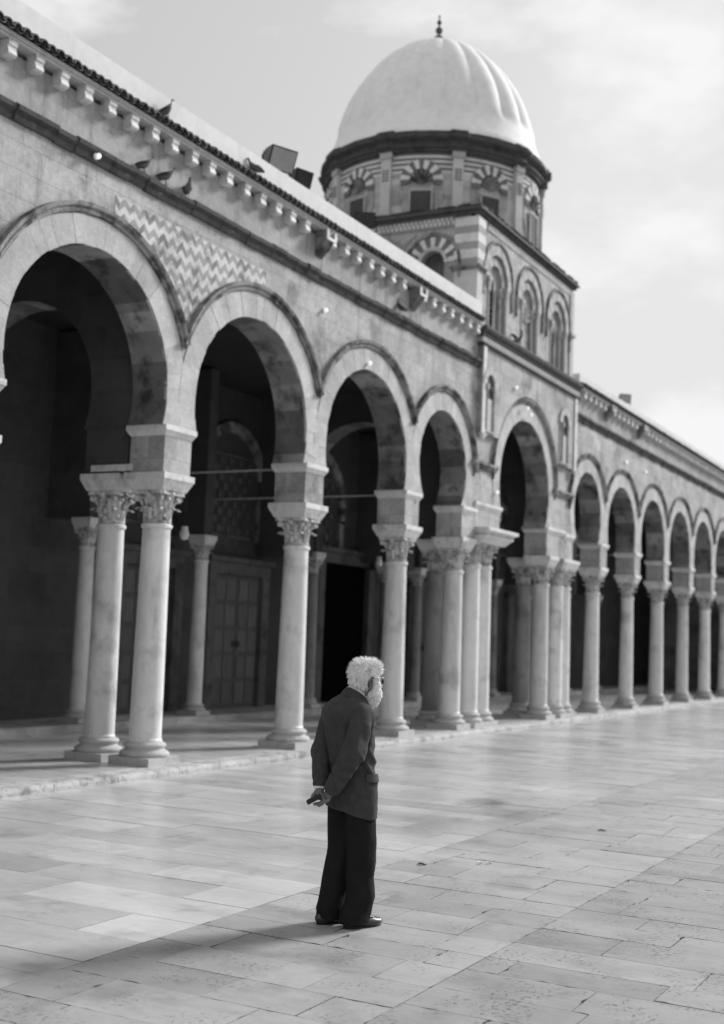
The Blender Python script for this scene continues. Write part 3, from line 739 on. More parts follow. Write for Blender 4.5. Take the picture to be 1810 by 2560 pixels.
# chevron courses in the side spandrels
for c in (11.54, 12.97, 14.3):
    m = MB()
    for k in range(3):
        z = 10.22-k*.13; w = .34-k*.11
        for sx in (-1, 1): m.add([(TX0-.012, c+sx*w, z), (TX0-.012, c+sx*w, z-.05), (TX0-.012, c, z-.05-w*.6), (TX0-.012, c, z-w*.6), (TX0-.001, c+sx*w, z), (TX0-.001, c+sx*w, z-.05), (TX0-.001, c, z-.05-w*.6), (TX0-.001, c, z-w*.6)], [(0, 1, 2, 3), (4, 7, 6, 5), (0, 4, 5, 1), (1, 5, 6, 2), (2, 6, 7, 3), (3, 7, 4, 0)], tone=.2)
    fixt(m.build('chevron_inlay', W_TONE, TOW))
# banded corner quoins, their moulding, frieze and ledge
m = MB(); z = 9.42; k = 0
while z < TZ-.14:
    h = .19 if k % 2 else .15
    m.box(TX0-.03-(.004 if k % 2 else 0), TX0+.36, TY0-.03-(.004 if k % 2 else 0), TY0+.50, z, min(z+h-.004, TZ-.1), tone=(.98 if k % 2 else .35)); z += h; k += 1
m.box(TX0-.03, TX0+.3, TY0-.03, TY0+.49, 8.0, 9.33, tone=.75)
fixt(m.build('corner_quoin', W_TONE, TOW))
m = MB(); m.box(TX0-.07, TX0+.36, TY0-.07, TY0+.54, 9.332, 9.37); m.box(TX0-.10, TX0+.38, TY0-.10, TY0+.56, 9.372, 9.416); fixt(m.build('quoin_moulding', W_HOOD, TOW))
m = MB(); m.box(TX1-.22, TX1+.03, TY0-.03, TY0+.4, 8.0, TZ-.14); m.box(TX1-.26, TX1+.09, TY0-.08, TY0+.42, 9.30, 9.38); fixt(m.build('right_quoin', W_TONE, TOW))
m = MB()
y = TY0+.52
while y < TY1: m.box(TX0-.03, TX0-.002, y, y+.055, 10.33, 10.40, tone=1); m.box(TX0-.03, TX0-.002, y+.045, y+.10, 10.41, 10.48, tone=.9); y += .10
m.box(TX0-.045, TX0-.003, TY0+.51, TY1, 10.485, 10.52, tone=.3); m.box(TX0-.04, TX0-.003, TY0+.51, TY1, 10.285, 10.32, tone=.3)
x = TX0+.5
while x < TX1-.3: m.box(x, x+.05, TY0-.025, TY0-.002, 10.30, 10.36, tone=.9); m.box(x+.04, x+.09, TY0-.025, TY0-.002, 10.365, 10.43, tone=.9); x += .095
fixt(m.build('dotted_frieze', W_TONE, TOW))
m = MB(); m.box(TX0-.07, TX1+.07, TY0-.07, TY1+.07, TZ-.07, TZ-.005); m.box(TX0-.13, TX1+.13, TY0-.13, TY1+.13, TZ, TZ+.055); m.box(TX0-.10, TX1+.10, TY0-.10, TY1+.10, TZ+.06, TZ+.11)
for q in range(70):
    xx = rt_.uniform(TX0-.1, TX1); m.box(xx, xx+rt_.uniform(.06, .2), TY0-.12, TY0+.1, TZ+.11, TZ+.11+rt_.uniform(.004, .02))
    yy = rt_.uniform(TY0, TY1-.3); m.box(TX0-.11, TX0+.1, yy, yy+rt_.uniform(.06, .2), TZ+.11, TZ+.11+rt_.uniform(.004, .02))
fixt(m.build('tower_ledge', W_DARK, TOW))
# drum
R0 = 2.46; ND = 10; A0 = rad(206.6)
WINA = [A0+rad(-7.5+36*k) for k in range(ND)]; PILA = [A0+rad(10.5+36*k) for k in range(ND)]
def wrapd(m, ang, R=R0):  # flat x -> arc length, y -> depth outwards, z
    vs = []
    for x, d, z in m.v:
        a = ang-x/R; vs.append((TC[0]+(R+d)*math.cos(a), TC[1]+(R+d)*math.sin(a), z))
    m.v = vs; return m
m = MB(); z = 10.60
hts = []
while z < 12.30: h = .055 if z > 11.75 else .12; hts.append((z, min(z+h, 12.30))); z += h
for q, (za, zb) in enumerate(hts):
    n = 90; blk = 0
    for j in range(n):
        if j % 3 == 0: blk = rt_.uniform(0, 1)
        t = (.0 if q % 2 else .95) if za > 11.72 else .35+.5*blk
        a, b = 2*math.pi*j/n, 2*math.pi*(j+1)/n
        m.add([(TC[0]+R0*math.cos(a), TC[1]+R0*math.sin(a), za), (TC[0]+R0*math.cos(b), TC[1]+R0*math.sin(b), za), (TC[0]+R0*math.cos(b), TC[1]+R0*math.sin(b), zb), (TC[0]+R0*math.cos(a), TC[1]+R0*math.sin(a), zb)], [(0, 1, 2, 3)], tone=t)
fixt(m.build('drum', W_TONE, TOW, smooth=True, recalc=False))
for i, a in enumerate(WINA):
    mm = MB(); mm.prism([(x, z) for x, z in [(-.47, 11.2)]+[(.47*math.cos(math.pi*(1-s/16)), 11.62+.47*math.sin(math.pi*s/16)) for s in range(17)]+[(.47, 11.2), (.30, 10.68), (-.30, 10.68)]], 'xz', -.02, .03)
    f = fixt(wrapd(mm, a).build('drum_window', W_TOWER, TOW))
    rr = ring(0, 11.62, .25, .46, .031, .055, math.pi+.25, -.25, 13, lambda k: .0 if k % 2 == 0 else 1.0, gap=.006, sub=2)
    def subp(mb, name, mt):
        o = wrapd(mb, a).build(name, mt, f); o.matrix_parent_inverse = Matrix.Identity(4); return o
    subp(rr, 'voussoirs', W_TONE)
    m2 = MB(); m2.prism([(.25*math.cos(math.pi*(1-s/16)), 11.60+.25*math.sin(math.pi*s/16)) for s in range(17)], 'xz', .031, .04); subp(m2, 'tympanum', W_DARK)
    m3 = MB()
    for k in range(7):
        q = math.pi*(.10+.80*k/6); m3.tube([(.02*math.cos(q), .05, 11.52+.02*math.sin(q)), (.24*math.cos(q), .075, 11.56+.26*math.sin(q))], [.012, .036], 6)
    subp(m3, 'shell', W_HOOD)
    m4 = MB(); m4.box(-.215, .215, .031, .036, 10.70, 11.36); subp(m4, 'opening', mat('drum_shutter', .06, .09, 5, bump=.1) if i == 0 else bpy.data.materials['drum_shutter'])
    m5 = MB(); m5.box(-.25, -.22, .031, .06, 10.70, 11.38); m5.box(.22, .25, .031, .06, 10.70, 11.38); m5.box(-.25, .25, .031, .065, 11.382, 11.42); subp(m5, 'frame', W_BASE)
for a in PILA:
    mm = MB(); mm.box(-.11, .11, -.01, .10, 10.66, 12.12, tone=.75); mm.box(-.135, .135, -.01, .13, 12.121, 12.28, tone=.5)
    for k in range(4):
        for j in range(2):
            mm.box(-.07+.08*j, -.01+.08*j, .101, .108, 11.62+k*.07, 11.66+k*.07, tone=0)
    mm.box(-.17, .17, -.01, .14, 12.50, 12.73, tone=.0)
    fixt(wrapd(mm, a).build('drum_pilaster', W_TONE, TOW))
def bump10(a, i, z):
    k = ((a-PILA[0]+rad(18)) % rad(36))-rad(18); return 1+(.028 if abs(k) < rad(4.6) else 0)+.006*noise.noise(Vector((a*14, z*18, 0)))+.004*noise.noise(Vector((a*50, z*30, 3)))
m = MB(); m.lathe([(2.50, 12.24), (2.53, 12.26), (2.53, 12.31), (2.58, 12.34), (2.58, 12.38), (2.545, 12.41), (2.545, 12.47), (2.59, 12.49), (2.66, 12.53), (2.67, 12.60), (2.61, 12.63), (2.61, 12.68), (2.50, 12.70)], 240, c=(TC[0], TC[1], 0), fn=bump10)
fixt(m.build('drum_cornice', W_DARK, TOW))
# dome with scalloped gores
pk = [(2.56, 12.68), (2.53, 12.80), (2.46, 12.95), (2.38, 13.15), (2.30, 13.4), (2.24, 13.65), (2.15, 13.95), (1.98, 14.35), (1.70, 14.80), (1.46, 15.10), (1.18, 15.38), (.88, 15.60), (.55, 15.76), (.25, 15.85), (.001, 15.88)]
prof = []
for i in range(len(pk)-1):   # Catmull-Rom through the measured profile
    q = [Vector(pk[max(0, min(len(pk)-1, i+k))]) for k in (-1, 0, 1, 2)]
    for s in range(4):
        t = s/4; prof.append(tuple(.5*((2*q[1])+(q[2]-q[0])*t+(2*q[0]-5*q[1]+4*q[2]-q[3])*t*t+(3*q[1]-q[0]-3*q[2]+q[3])*t**3)))
prof.append(pk[-1])
def gore(a, i, z):
    f = max(0, min(1, (z-13.30)/.22)); ft = max(0, min(1, (15.75-z)/.6))
    u = ((a-A0-rad(4))/rad(18)) % 1.0
    return 1+f*(.55+.45*ft)*(.050*math.sin(math.pi*u)**.75-.030)
m = MB(); m.lathe(prof, 400, c=(TC[0], TC[1], 0), fn=gore, cap=False); fixt(m.build('dome', W_DOME, TOW, smooth=True, recalc=False))
m = MB(); m.tube([(TC[0], TC[1], 15.8), (TC[0], TC[1], 16.6)], .02, 8)
for z, r in ((15.98, .13), (16.22, .09), (16.42, .06)): m.lathe([(.01, -r), (r*.7, -r*.7), (r, 0), (r*.7, r*.7), (.01, r)], 12, c=(TC[0], TC[1], z))
fixt(m.build('finial', W_FRAME, TOW, smooth=True))

# ------------------------------------------------------------ floodlights
def floodlight(loc, rz, s, label, tilt=0, lit=True):
    e = empty('floodlight', loc, label, 'floodlight', 'floodlights on the parapet', rz)
    T = Matrix.Translation((0, 0, .24*s)) @ Matrix.Rotation(tilt, 4, 'X')
    m = MB(); w, h, d = .21*s, .16*s, .15*s
    m.add([(-w, -d, -h), (w, -d, -h), (w, -d, h), (-w, -d, h), (-w*.6, d, -h*.55), (w*.6, d, -h*.55), (w*.6, d, h*.55), (-w*.6, d, h*.55)], [(0, 1, 2, 3), (4, 7, 6, 5), (0, 4, 5, 1), (1, 5, 6, 2), (2, 6, 7, 3), (3, 7, 4, 0)], M=T)
    m.box(-w*.5, w*.5, d*1.02, d*1.5, -h*.4, h*.4)
    m.v = m.v[:8]+[tuple(T @ Vector(p)) for p in m.v[8:]]
    m.build('housing', W_BLACK, e)
    m = MB(); m.add([(x, y, z) for y in (-d-.012, -d-.002) for x, z in ((-w*.9, -h*.88), (w*.9, -h*.88), (w*.9, h*.88), (-w*.9, h*.88))], [(0, 1, 2, 3), (4, 7, 6, 5), (0, 4, 5, 1), (1, 5, 6, 2), (2, 6, 7, 3), (3, 7, 4, 0)], M=T)
    m.build('lens', mat('lens_glass', .30, .36, 3, rough=.25, bump=0) if lit else W_GLASSD, e)
    m = MB(); m.tube([(-w-.03, 0, .24*s), (-w-.03, 0, .03), (0, 0, .02), (w+.03, 0, .03), (w+.03, 0, .24*s)], .012, 6); m.box(-.05, .05, -.05, .05, 0, .02); m.build('bracket', W_BLACK, e)
floodlight((15.30, 9.86, 8.62), rad(-24), 1.1, 'larger floodlight on the white parapet with its pale glass showing', rad(22))
floodlight((15.95, 9.86, 8.62), rad(-20), .8, 'smaller black floodlight on the parapet just right of the pale-glassed one', rad(18), False)
floodlight((33.6, 9.88, 8.462), rad(-50), .8, 'floodlight on the far parapet to the right of the tower', rad(8), True)
floodlight((18.15, 9.88, 8.62), rad(-60), .85, 'dark floodlight seen against the drum at the foot of its left window', rad(10), False)

# ------------------------------------------------------------ round white lamps on the wall
def walllamp(x, z, label, y=YF, r=.034):
    e = empty('wall_lamp', (x, y, z), label, 'lamp', 'small round lit lamps on the gallery front')
    m = MB(); m.lathe([(.035, 0), (.04, .012), (.025, .02), (.018, .04)], 12); m.v = [(a, -c, b) for a, b, c in m.v]; m.build('lamp_base', W_WHITE, e, smooth=True, angle=40)
    m = MB(); m.lathe([(.012, -r), (r*.7, -r*.72), (r, 0), (r*.7, r*.72), (.012, r)], 14, c=(0, 0, 0)); m.v = [(a, b-.02-r*.9, c) for a, b, c in m.v]
    m.build('lamp_globe', GLOBE, e, smooth=True)
GLOBE = mat('opal_glass', .9, .95, 2, rough=.2, bump=0, spec=.6)
_g = GLOBE.node_tree.nodes['Principled BSDF']; _g.inputs['Emission Color'].default_value = (1, 1, 1, 1); _g.inputs['Emission Strength'].default_value = .55   # the bulbs are lit

# ------------------------------------------------------------ hanging lamps in the gallery
def hanglamp(x, y, z, label, ztop=6.94):
    e = empty('hanging_lamp', (x, y, z), label, 'lantern', 'glass lamps hanging in the gallery')
    m = MB(); m.tube([(0, 0, .1), (0, 0, ztop-z)], .006, 5); m.build('chain', W_BLACK, e)
    m = MB(); m.lathe([(.02, -.12), (.06, -.10), (.085, -.03), (.07, .04), (.05, .07), (.065, .10), (.06, .105)], 16); m.build('lamp_glass', GLOBE2, e, smooth=True)
    m = MB()
    for k in range(3):
        a = k*2.094; m.tube([(.06*math.cos(a), .06*math.sin(a), .1), (0, 0, .30)], .004, 4)
    m.build('hanger', W_BLACK, e)
GLOBE2 = mat('lamp_glass', .5, .7, 4, rough=.12, bump=0, spec=.9)

# ------------------------------------------------------------ pigeons
PIG = mat('pigeon_grey', .09, .17, 14, bump=.2); PIGD = mat('pigeon_dark', .03, .06, 10, bump=.1)
def pigeon(loc, rz, label, s=1.0, pitch=0, headturn=0, wings=False):
    e = empty('pigeon', loc, label, 'pigeon', 'pigeons perched on the building', rz)
    m = MB(); n = 14
    rings_ = [(-.17, .075, .012, .006), (-.12, .082, .028, .014), (-.06, .10, .048, .042), (0, .115, .055, .058), (.05, .13, .05, .06), (.085, .155, .036, .045), (.10, .185, .026, .028), (.108, .21, .024, .025), (.118, .23, .022, .022), (.135, .236, .012, .012), (.16, .228, .004, .004)]
    vs = []
    for x, z, a, b in rings_:
        for j in range(n): q = 2*math.pi*j/n; vs.append((x+ (b*.25*math.sin(q)), a*math.cos(q), z+b*math.sin(q)))
    fs = [(i*n+j, i*n+(j+1) % n, (i+1)*n+(j+1) % n, (i+1)*n+j) for i in range(len(rings_)-1) for j in range(n)]
    fs += [tuple(range(n))[::-1], tuple((len(rings_)-1)*n+j for j in range(n))]
    Mt = Matrix.Scale(s, 4) @ Matrix.Rotation(-pitch, 4, 'Y')
    m.add(vs, fs, M=Mt); m.build('body', PIG, e, smooth=True)
    for sg in (-1, 1):
        m = MB(); w = [(.06, .046, .13), (.0, .06, .12), (-.09, .045, .09), (-.16, .02, .08), (-.08, .04, .13), (0, .05, .155)]
        if wings: w = [(.06, .046, .14), (.0, .06, .13), (-.02, .16, .24), (-.10, .20, .30), (.02, .14, .27), (.05, .07, .19)]
        w = [(x, sg*y, z) for x, y, z in w]; o = Vector((0, sg*.012, 0)); m.add([Vector(p)+o for p in w]+[Vector(p)-o for p in w], [(0, 1, 2, 3, 4, 5), (11, 10, 9, 8, 7, 6)]+[(k, (k+1) % 6, (k+1) % 6+6, k+6) for k in range(6)], M=Mt)
        m.build('wing', PIGD, e)
        m = MB(); m.tube([(.0, sg*.02, .07), (.005, sg*.02, .0)], .004, 5); m.tube([(-.015, sg*.02, .003), (.03, sg*.02, .003)], .003, 5); m.build('leg', PIGD, e); 
# ------------------------------------------------------------ the old man
def surfnet(fn, lo, hi, h):
    lo = np.array(lo, float); hi = np.array(hi, float); n = np.ceil((hi-lo)/h).astype(int)+1
    ax = [lo[i]+h*np.arange(n[i]) for i in range(3)]
    V = np.empty(n, np.float32)
    zs = 24
    for k in range(0, n[2], zs):
        X, Y, Z = np.meshgrid(ax[0], ax[1], ax[2][k:k+zs], indexing='ij')
        V[:, :, k:k+zs] = fn(np.stack([X, Y, Z], -1).reshape(-1, 3)).reshape(X.shape)
    ins = V < 0
    c = np.zeros(tuple(n-1), int)
    for dx in (0, 1):
        for dy in (0, 1):
            for dz in (0, 1): c += ins[dx:n[0]-1+dx, dy:n[1]-1+dy, dz:n[2]-1+dz]
    act = (c > 0) & (c < 8); idx = -np.ones(act.shape, int); ijk = np.argwhere(act); idx[act] = np.arange(len(ijk))
    acc = np.zeros((len(ijk), 3)); cnt = np.zeros(len(ijk))
    corners = [(a, b, d) for a in (0, 1) for b in (0, 1) for d in (0, 1)]
    for a in corners:
        for ax_ in range(3):
            if a[ax_] == 1: continue
            b = list(a); b[ax_] = 1
            va = V[ijk[:, 0]+a[0], ijk[:, 1]+a[1], ijk[:, 2]+a[2]]; vb = V[ijk[:, 0]+b[0], ijk[:, 1]+b[1], ijk[:, 2]+b[2]]
            mk = (va < 0) != (vb < 0); t = np.where(mk, va/np.where(mk, va-vb, 1), 0)
            p = np.tile(np.array(a, float), (len(ijk), 1)); p[:, ax_] += t
            acc[mk] += p[mk]; cnt[mk] += 1
    P = lo+h*(ijk+acc/np.maximum(cnt, 1)[:, None])
    F = []
    for ax_ in range(3):
        o1, o2 = [(1, 2), (2, 0), (0, 1)][ax_]
        sl0 = [slice(None)]*3; sl1 = [slice(None)]*3; sl0[ax_] = slice(0, n[ax_]-1); sl1[ax_] = slice(1, n[ax_])
        A = ins[tuple(sl0)]; B = ins[tuple(sl1)]; e = np.argwhere(A != B); e = e[(e[:, o1] > 0) & (e[:, o2] > 0) & (e[:, o1] < n[o1]-1) & (e[:, o2] < n[o2]-1)]
        sgn = A[e[:, 0], e[:, 1], e[:, 2]]
        q = []
        for d1, d2 in ((-1, -1), (0, -1), (0, 0), (-1, 0)):
            w = e.copy(); w[:, o1] += d1; w[:, o2] += d2; q.append(idx[w[:, 0], w[:, 1], w[:, 2]])
        q = np.stack(q, 1); q[~sgn] = q[~sgn][:, ::-1]; F.append(q)
    return P, np.concatenate(F)
def smesh(name, P, F, mt, parent, smoothit=2, disp=None):
    P = P.copy()
    E_ = np.concatenate([F[:, [0, 1]], F[:, [1, 2]], F[:, [2, 3]], F[:, [3, 0]]]); E_ = np.concatenate([E_, E_[:, ::-1]])
    for _ in range(smoothit):
        s = np.zeros_like(P); c = np.zeros(len(P)); np.add.at(s, E_[:, 0], P[E_[:, 1]]); np.add.at(c, E_[:, 0], 1); P = .5*P+.5*s/np.maximum(c, 1)[:, None]
    me = bpy.data.meshes.new(name); me.from_pydata(P.tolist(), [], F.tolist())
    if disp:
        me.update(); nr = np.empty(len(P)*3, np.float32); me.vertices.foreach_get('normal', nr) ; nr = nr.reshape(-1, 3)
        d = disp(P, nr); P = P+nr*d[:, None]; me.vertices.foreach_set('co', P.astype(np.float32).ravel())
    me.polygons.foreach_set('use_smooth', [True]*len(me.polygons)); me.materials.append(mt); me.update()
    o = bpy.data.objects.new(name, me); COL.objects.link(o); o.parent = parent; return o
V3 = lambda *a: np.array(a, float)
def cap(P, a, b, ra, rb):
    a = np.array(a, float); b = np.array(b, float); ab = b-a; t = np.clip((P-a) @ ab/(ab @ ab), 0, 1)
    return np.linalg.norm(P-a-t[:, None]*ab, axis=1)-(ra+(rb-ra)*t)
def chain(P, pts, rs, k=.008):
    d = None
    for i in range(len(pts)-1):
        c = cap(P, pts[i], pts[i+1], rs[i], rs[i+1]); d = c if d is None else smin(d, c, k)
    return d
def smin(a, b, k):
    h = np.clip(.5+.5*(b-a)/k, 0, 1); return b*(1-h)+a*h-k*h*(1-h)
def ell(P, c, ax, r):   # ax rows: local axes
    q = (P-np.array(c)) @ np.array(ax).T/np.array(r); l = np.linalg.norm(q, axis=1); g = np.linalg.norm(q/np.array(r), axis=1)
    return l*(l-1)/np.maximum(g, 1e-6)
def dirs(deg):
    a = math.radians(deg); f = V3(math.cos(a), math.sin(a), 0); r = V3(math.sin(a), -math.cos(a), 0); return f, r
def loft(P, levels, p=2.2):
    """levels: (z, cu, cv, half width along r, half depth along f, facing degrees)"""
    L_ = np.array(levels); z = np.clip(P[:, 2], L_[0, 0], L_[-1, 0]); q = [np.interp(z, L_[:, 0], L_[:, i]) for i in range(1, 6)]
    an = np.radians(q[4]); fx, fy = np.cos(an), np.sin(an)
    dx, dy = P[:, 0]-q[0], P[:, 1]-q[1]; u = (dx*fy-dy*fx)/q[2]; w = (dx*fx+dy*fy)/q[3]
    l = (np.abs(u)**p+np.abs(w)**p)**(1/p); d = (l-1)*np.minimum(q[2], q[3])
    dz = np.maximum(L_[0, 0]-P[:, 2], P[:, 2]-L_[-1, 0])
    return np.where(dz > 0, np.sqrt(np.maximum(d, 0)**2+dz**2)*1.0, np.maximum(d, dz))
def nz(P, sc, seed=0):
    return np.array([noise.noise(Vector((p[0]*sc[0]+seed, p[1]*sc[1], p[2]*sc[2]))) for p in P])

SKIN = mat('skin', .11, .16, 12, rough=.55, bump=.15, bscale=200)
TWEED = mat('dark_wool', .046, .066, 25, mott=.15, rough=.95, bump=.35, bscale=500, spec=.1)
_b = TWEED.node_tree.nodes['Principled BSDF']; _b.inputs['Sheen Weight'].default_value = .05; _b.inputs['Sheen Roughness'].default_value = .4
TROUS = mat('black_cloth', .010, .016, 10, rough=.9, bump=.1, bscale=300, spec=.15)
SHIRT = mat('white_cotton', .65, .75, 10, rough=.8, bump=.1)
HAIRM = mat('white_hair', .80, .92, 60, rough=.6, bump=0, spec=.4)
LEATH = mat('black_leather', .018, .03, 20, rough=.30, bump=.08, bscale=90, spec=.6)
RIM = mat('spectacle_metal', .05, .08, 5, rough=.3, bump=0, metal=.5)

MAN = empty('person', (7.261, 3.889, 0), 'white-haired bearded old man in a dark jacket standing with hands behind his back', 'person', rz=rad(28.14)-math.pi/2)
# local frame: x = right in the picture, y = away from the camera, z up
hf, hr = dirs(26)       # head facing
HC = V3(.080, .045, 1.560)
def head(P):
    tl = -.10; zz_ = V3(math.sin(-tl)*hf[0], math.sin(-tl)*hf[1], math.cos(tl)); ff = V3(hf[0]*math.cos(tl), hf[1]*math.cos(tl), -math.sin(-tl)); A = [ff, hr, zz_]
    W = lambda f, r, z: HC+ff*f+hr*r+zz_*z
    d = ell(P, W(-.010, 0, .022), A, (.092, .073, .092))
    d = smin(d, ell(P, W(.03, 0, -.045), A, (.062, .058, .075)), .03)
    d = smin(d, ell(P, W(.055, 0, -.10), A, (.032, .034, .026)), .03)
    d = smin(d, cap(P, W(.084, 0, .005), W(.112, 0, -.030), .009, .014), .014)
    for s in (-1, 1):
        d = smin(d, cap(P, W(.083, s*.016, .018), W(.070, s*.048, .016), .010, .008), .012)
        d = smin(d, ell(P, W(.062, s*.042, -.03), A, (.022, .02, .02)), .02)
        d = np.maximum(d, -(ell(P, W(.092, s*.032, -.002), A, (.012, .017, .010)))) ; d = smin(d, ell(P, W(.074, s*.031, -.002), A, (.013, .013, .012)), .004)
        d = smin(d, cap(P, W(.082, 0, -.066), W(.076, s*.022, -.066), .008, .005), .006)
        # ear: helix, lobe, bowl
        e = chain(P, [W(-.008, s*.076, -.052), W(-.018, s*.086, -.022), W(-.020, s*.094, .002), W(-.006, s*.092, .018), W(.008, s*.080, .010)], [.0075, .007, .007, .0065, .0055], .004)
        e = smin(e, cap(P, W(-.004, s*.078, -.056), W(.002, s*.076, -.044), .010, .009), .006)
        e = smin(e, cap(P, W(.002, s*.076, -.036), W(.0, s*.076, .0), .008, .006), .006)
        d = smin(d, e, .004)
    return d, W, A
def hand_left(P):
    k = .006
    d = chain(P, [(-.190, -.072, .90), (-.192, -.098, .858)], [.025, .025])
    d = smin(d, ell(P, (-.192, -.120, .828), [(1, 0, 0), (0, .9, -.43), (0, .43, .9)], (.026, .036, .036)), .015)
    d = smin(d, chain(P, [(-.212, -.115, .850), (-.232, -.140, .825), (-.246, -.158, .797)], [.014, .0115, .0095]), .010)
    for v, l, r in ((-.158, 1, .0095), (-.138, 1.08, .0098), (-.117, 1.0, .0093), (-.098, .82, .0082)):
        d = smin(d, chain(P, [(-.178, v+.006, .828), (-.165, v, .800), (-.180, v-.004, .776), (-.180-.042*l, v-.010, .772-.002*l)], [.012, r, r*.98, r*.86], .005), .006)
    return d
def hand_right(P):
    d = chain(P, [(-.115, -.143, .865), (-.142, -.128, .830)], [.026, .027])
    d = smin(d, ell(P, (-.145, -.110, .812), [(.8, -.3, .5), (.3, .95, 0), (-.5, .2, .8)], (.042, .034, .018)), .014)
    for k_, (v, r) in enumerate(((-.135, .0092), (-.115, .0096), (-.096, .0092), (-.078, .0080))):
        d = smin(d, chain(P, [(-.155, v+.010, .800), (-.172, v+.012, .772), (-.195, v+.02, .757), (-.212, v+.025, .765)], [.011, r, r*.97, r*.85], .005), .006)
    d = smin(d, chain(P, [(-.128, -.14, .822), (-.138, -.158, .800), (-.155, -.165, .785)], [.013, .011, .0095]), .008)
    return d
LARM = [(-.148, .125, 1.32), (-.200, .085, 1.085), (-.190, -.065, .905)]
RARM = [(.055, -.095, 1.32), (.014, -.172, 1.10), (-.112, -.146, .878)]
def body(P):
    d, W, A = head(P)
    d = smin(d, chain(P, [(.045, .035, 1.50), (.0, .03, 1.40), (-.03, .03, 1.34)], [.052, .055, .07]), .03)
    tor = chain(P, [(-.03, .03, 1.30), (-.02, .03, 1.15), (.0, .03, .98), (.0, .03, .90)], [.10, .10, .10, .105], .03); d = smin(d, tor, .05)
    for arm in (LARM, RARM):
        d = smin(d, chain(P, [(-.03, .03, 1.34), arm[0]], [.06, .045]), .03)
        d = smin(d, chain(P, arm, [.042, .036, .026]), .03)
    for leg in ([(.06, -.03, .90), (.085, -.03, .49), (.062, -.065, .11)], [(-.06, .08, .90), (-.045, .05, .49), (-.115, .015, .11)]):
        d = smin(d, chain(P, leg, [.075, .05, .036]), .03)
        an = V3(*leg[2]); f2 = V3(.80, .60, 0); d = smin(d, chain(P, [an-V3(0, 0, .01), an-V3(0, 0, .055)-f2*.02, ], [.036, .03]), .02)
        d = smin(d, cap(P, an-V3(0, 0, .055), an+f2*.15-V3(0, 0, .075), .03, .02), .02)
    d = smin(d, hand_left(P), .01); d = smin(d, hand_right(P), .01)
    return d
P, F = surfnet(body, (-.30, -.26, .0), (.26, .26, 1.72), .0055)
smesh('body', P, F, SKIN, MAN, 1)
# trousers
TL = [(.035, -.106, .018, .082, .098, 36), (.10, -.104, .020, .086, .098, 36), (.20, -.083, .03, .082, .094, 36), (.35, -.062, .042, .086, .092, 38), (.50, -.040, .055, .088, .094, 40), (.70, -.042, .065, .092, .098, 42), (.82, -.045, .07, .085, .09, 42)]
TR = [(.028, .062, -.066, .080, .102, 36), (.10, .072, -.062, .084, .104, 36), (.19, .092, -.050, .082, .100, 36), (.31, .082, -.044, .082, .092, 38), (.42, .092, -.036, .088, .096, 40), (.55, .085, -.035, .094, .098, 42), (.70, .072, -.030, .092, .100, 42), (.82, .05, -.02, .085, .09, 42)]
def trousers(P):
    d = smin(loft(P, TL, 2.1), loft(P, TR, 2.1), .012)
    return smin(d, loft(P, [(.78, .005, .028, .135, .095, 42), (.90, .0, .03, .13, .09, 42)]), .03)
def dtr(P, nr):
    low = np.clip((.5-P[:, 2])/.5, 0, 1)
    a = nz(P, (9, 9, 3.2), 3)*.016*(.4+low*.8); b = nz(P, (16, 16, 22), 8)*.007*np.clip((.22-P[:, 2])/.15, 0, 1)
    return a+b+nz(P, (22, 22, 10), 5)*.004
P, F = surfnet(trousers, (-.24, -.18, .01), (.26, .24, .98), .007)
smesh('trousers', P, F, TROUS, MAN, 2, dtr)
# jacket
TORSO = [(.62, .012, .03, .205, .135, 45), (.75, .010, .03, .20, .132, 45), (.90, .004, .03, .190, .130, 45), (1.02, -.004, .03, .180, .128, 45), (1.12, -.010, .03, .185, .132, 45), (1.22, -.022, .03, .195, .135, 45), (1.31, -.032, .03, .198, .128, 45), (1.365, -.036, .032, .178, .112, 44), (1.41, -.028, .036, .130, .092, 40), (1.445, -.012, .04, .088, .078, 36)]
def jacket(P):
    d = loft(P, TORSO, 2.15)
    # drop of the hem from the back to the front
    hem = (.735-.06*np.clip((P[:, 0]+.13)/.26, 0, 1))-P[:, 2]
    d = smin(d, ell(P, (-.075, -.005, 1.335), [(1, 0, 0), (0, 1, 0), (0, 0, 1)], (.115, .115, .105)), .05)   # rounded upper back
    for sh in ((-.138, .125, 1.318), (.052, -.088, 1.322)):
        d = smin(d, ell(P, sh, [(1, 0, 0), (0, 1, 0), (0, 0, 1)], (.082, .082, .085)), .045)
    d = np.maximum(d, hem)
    # flare of the skirt
    la = chain(P, [(-.150, .125, 1.31), (-.200, .085, 1.08), (-.1895, -.065, .892)], [.074, .067, .050], .03)
    ra = chain(P, [(.052, -.100, 1.315), (.014, -.172, 1.10), (-.112, -.146, .878)], [.080, .072, .054], .03)
    cutl = -(P[:, 2]-.872); cutr = (V3(-.130, -.142, .838)-P) @ V3(.55, .05, .83)
    gl = np.exp(-((la-d)/.010)**2); gr = np.exp(-((ra-d)/.010)**2); lowz = np.clip((1.40-P[:, 2])/.06, 0, 1)
    d = smin(d, np.maximum(la, cutl), .007); d = smin(d, np.maximum(ra, cutr), .006)
    d = d+(.009*gl+.011*gr)*lowz
    neck = cap(P, (.03, .035, 1.50), (.0, .035, 1.40), .062, .066)
    return np.maximum(d, -neck-.0)
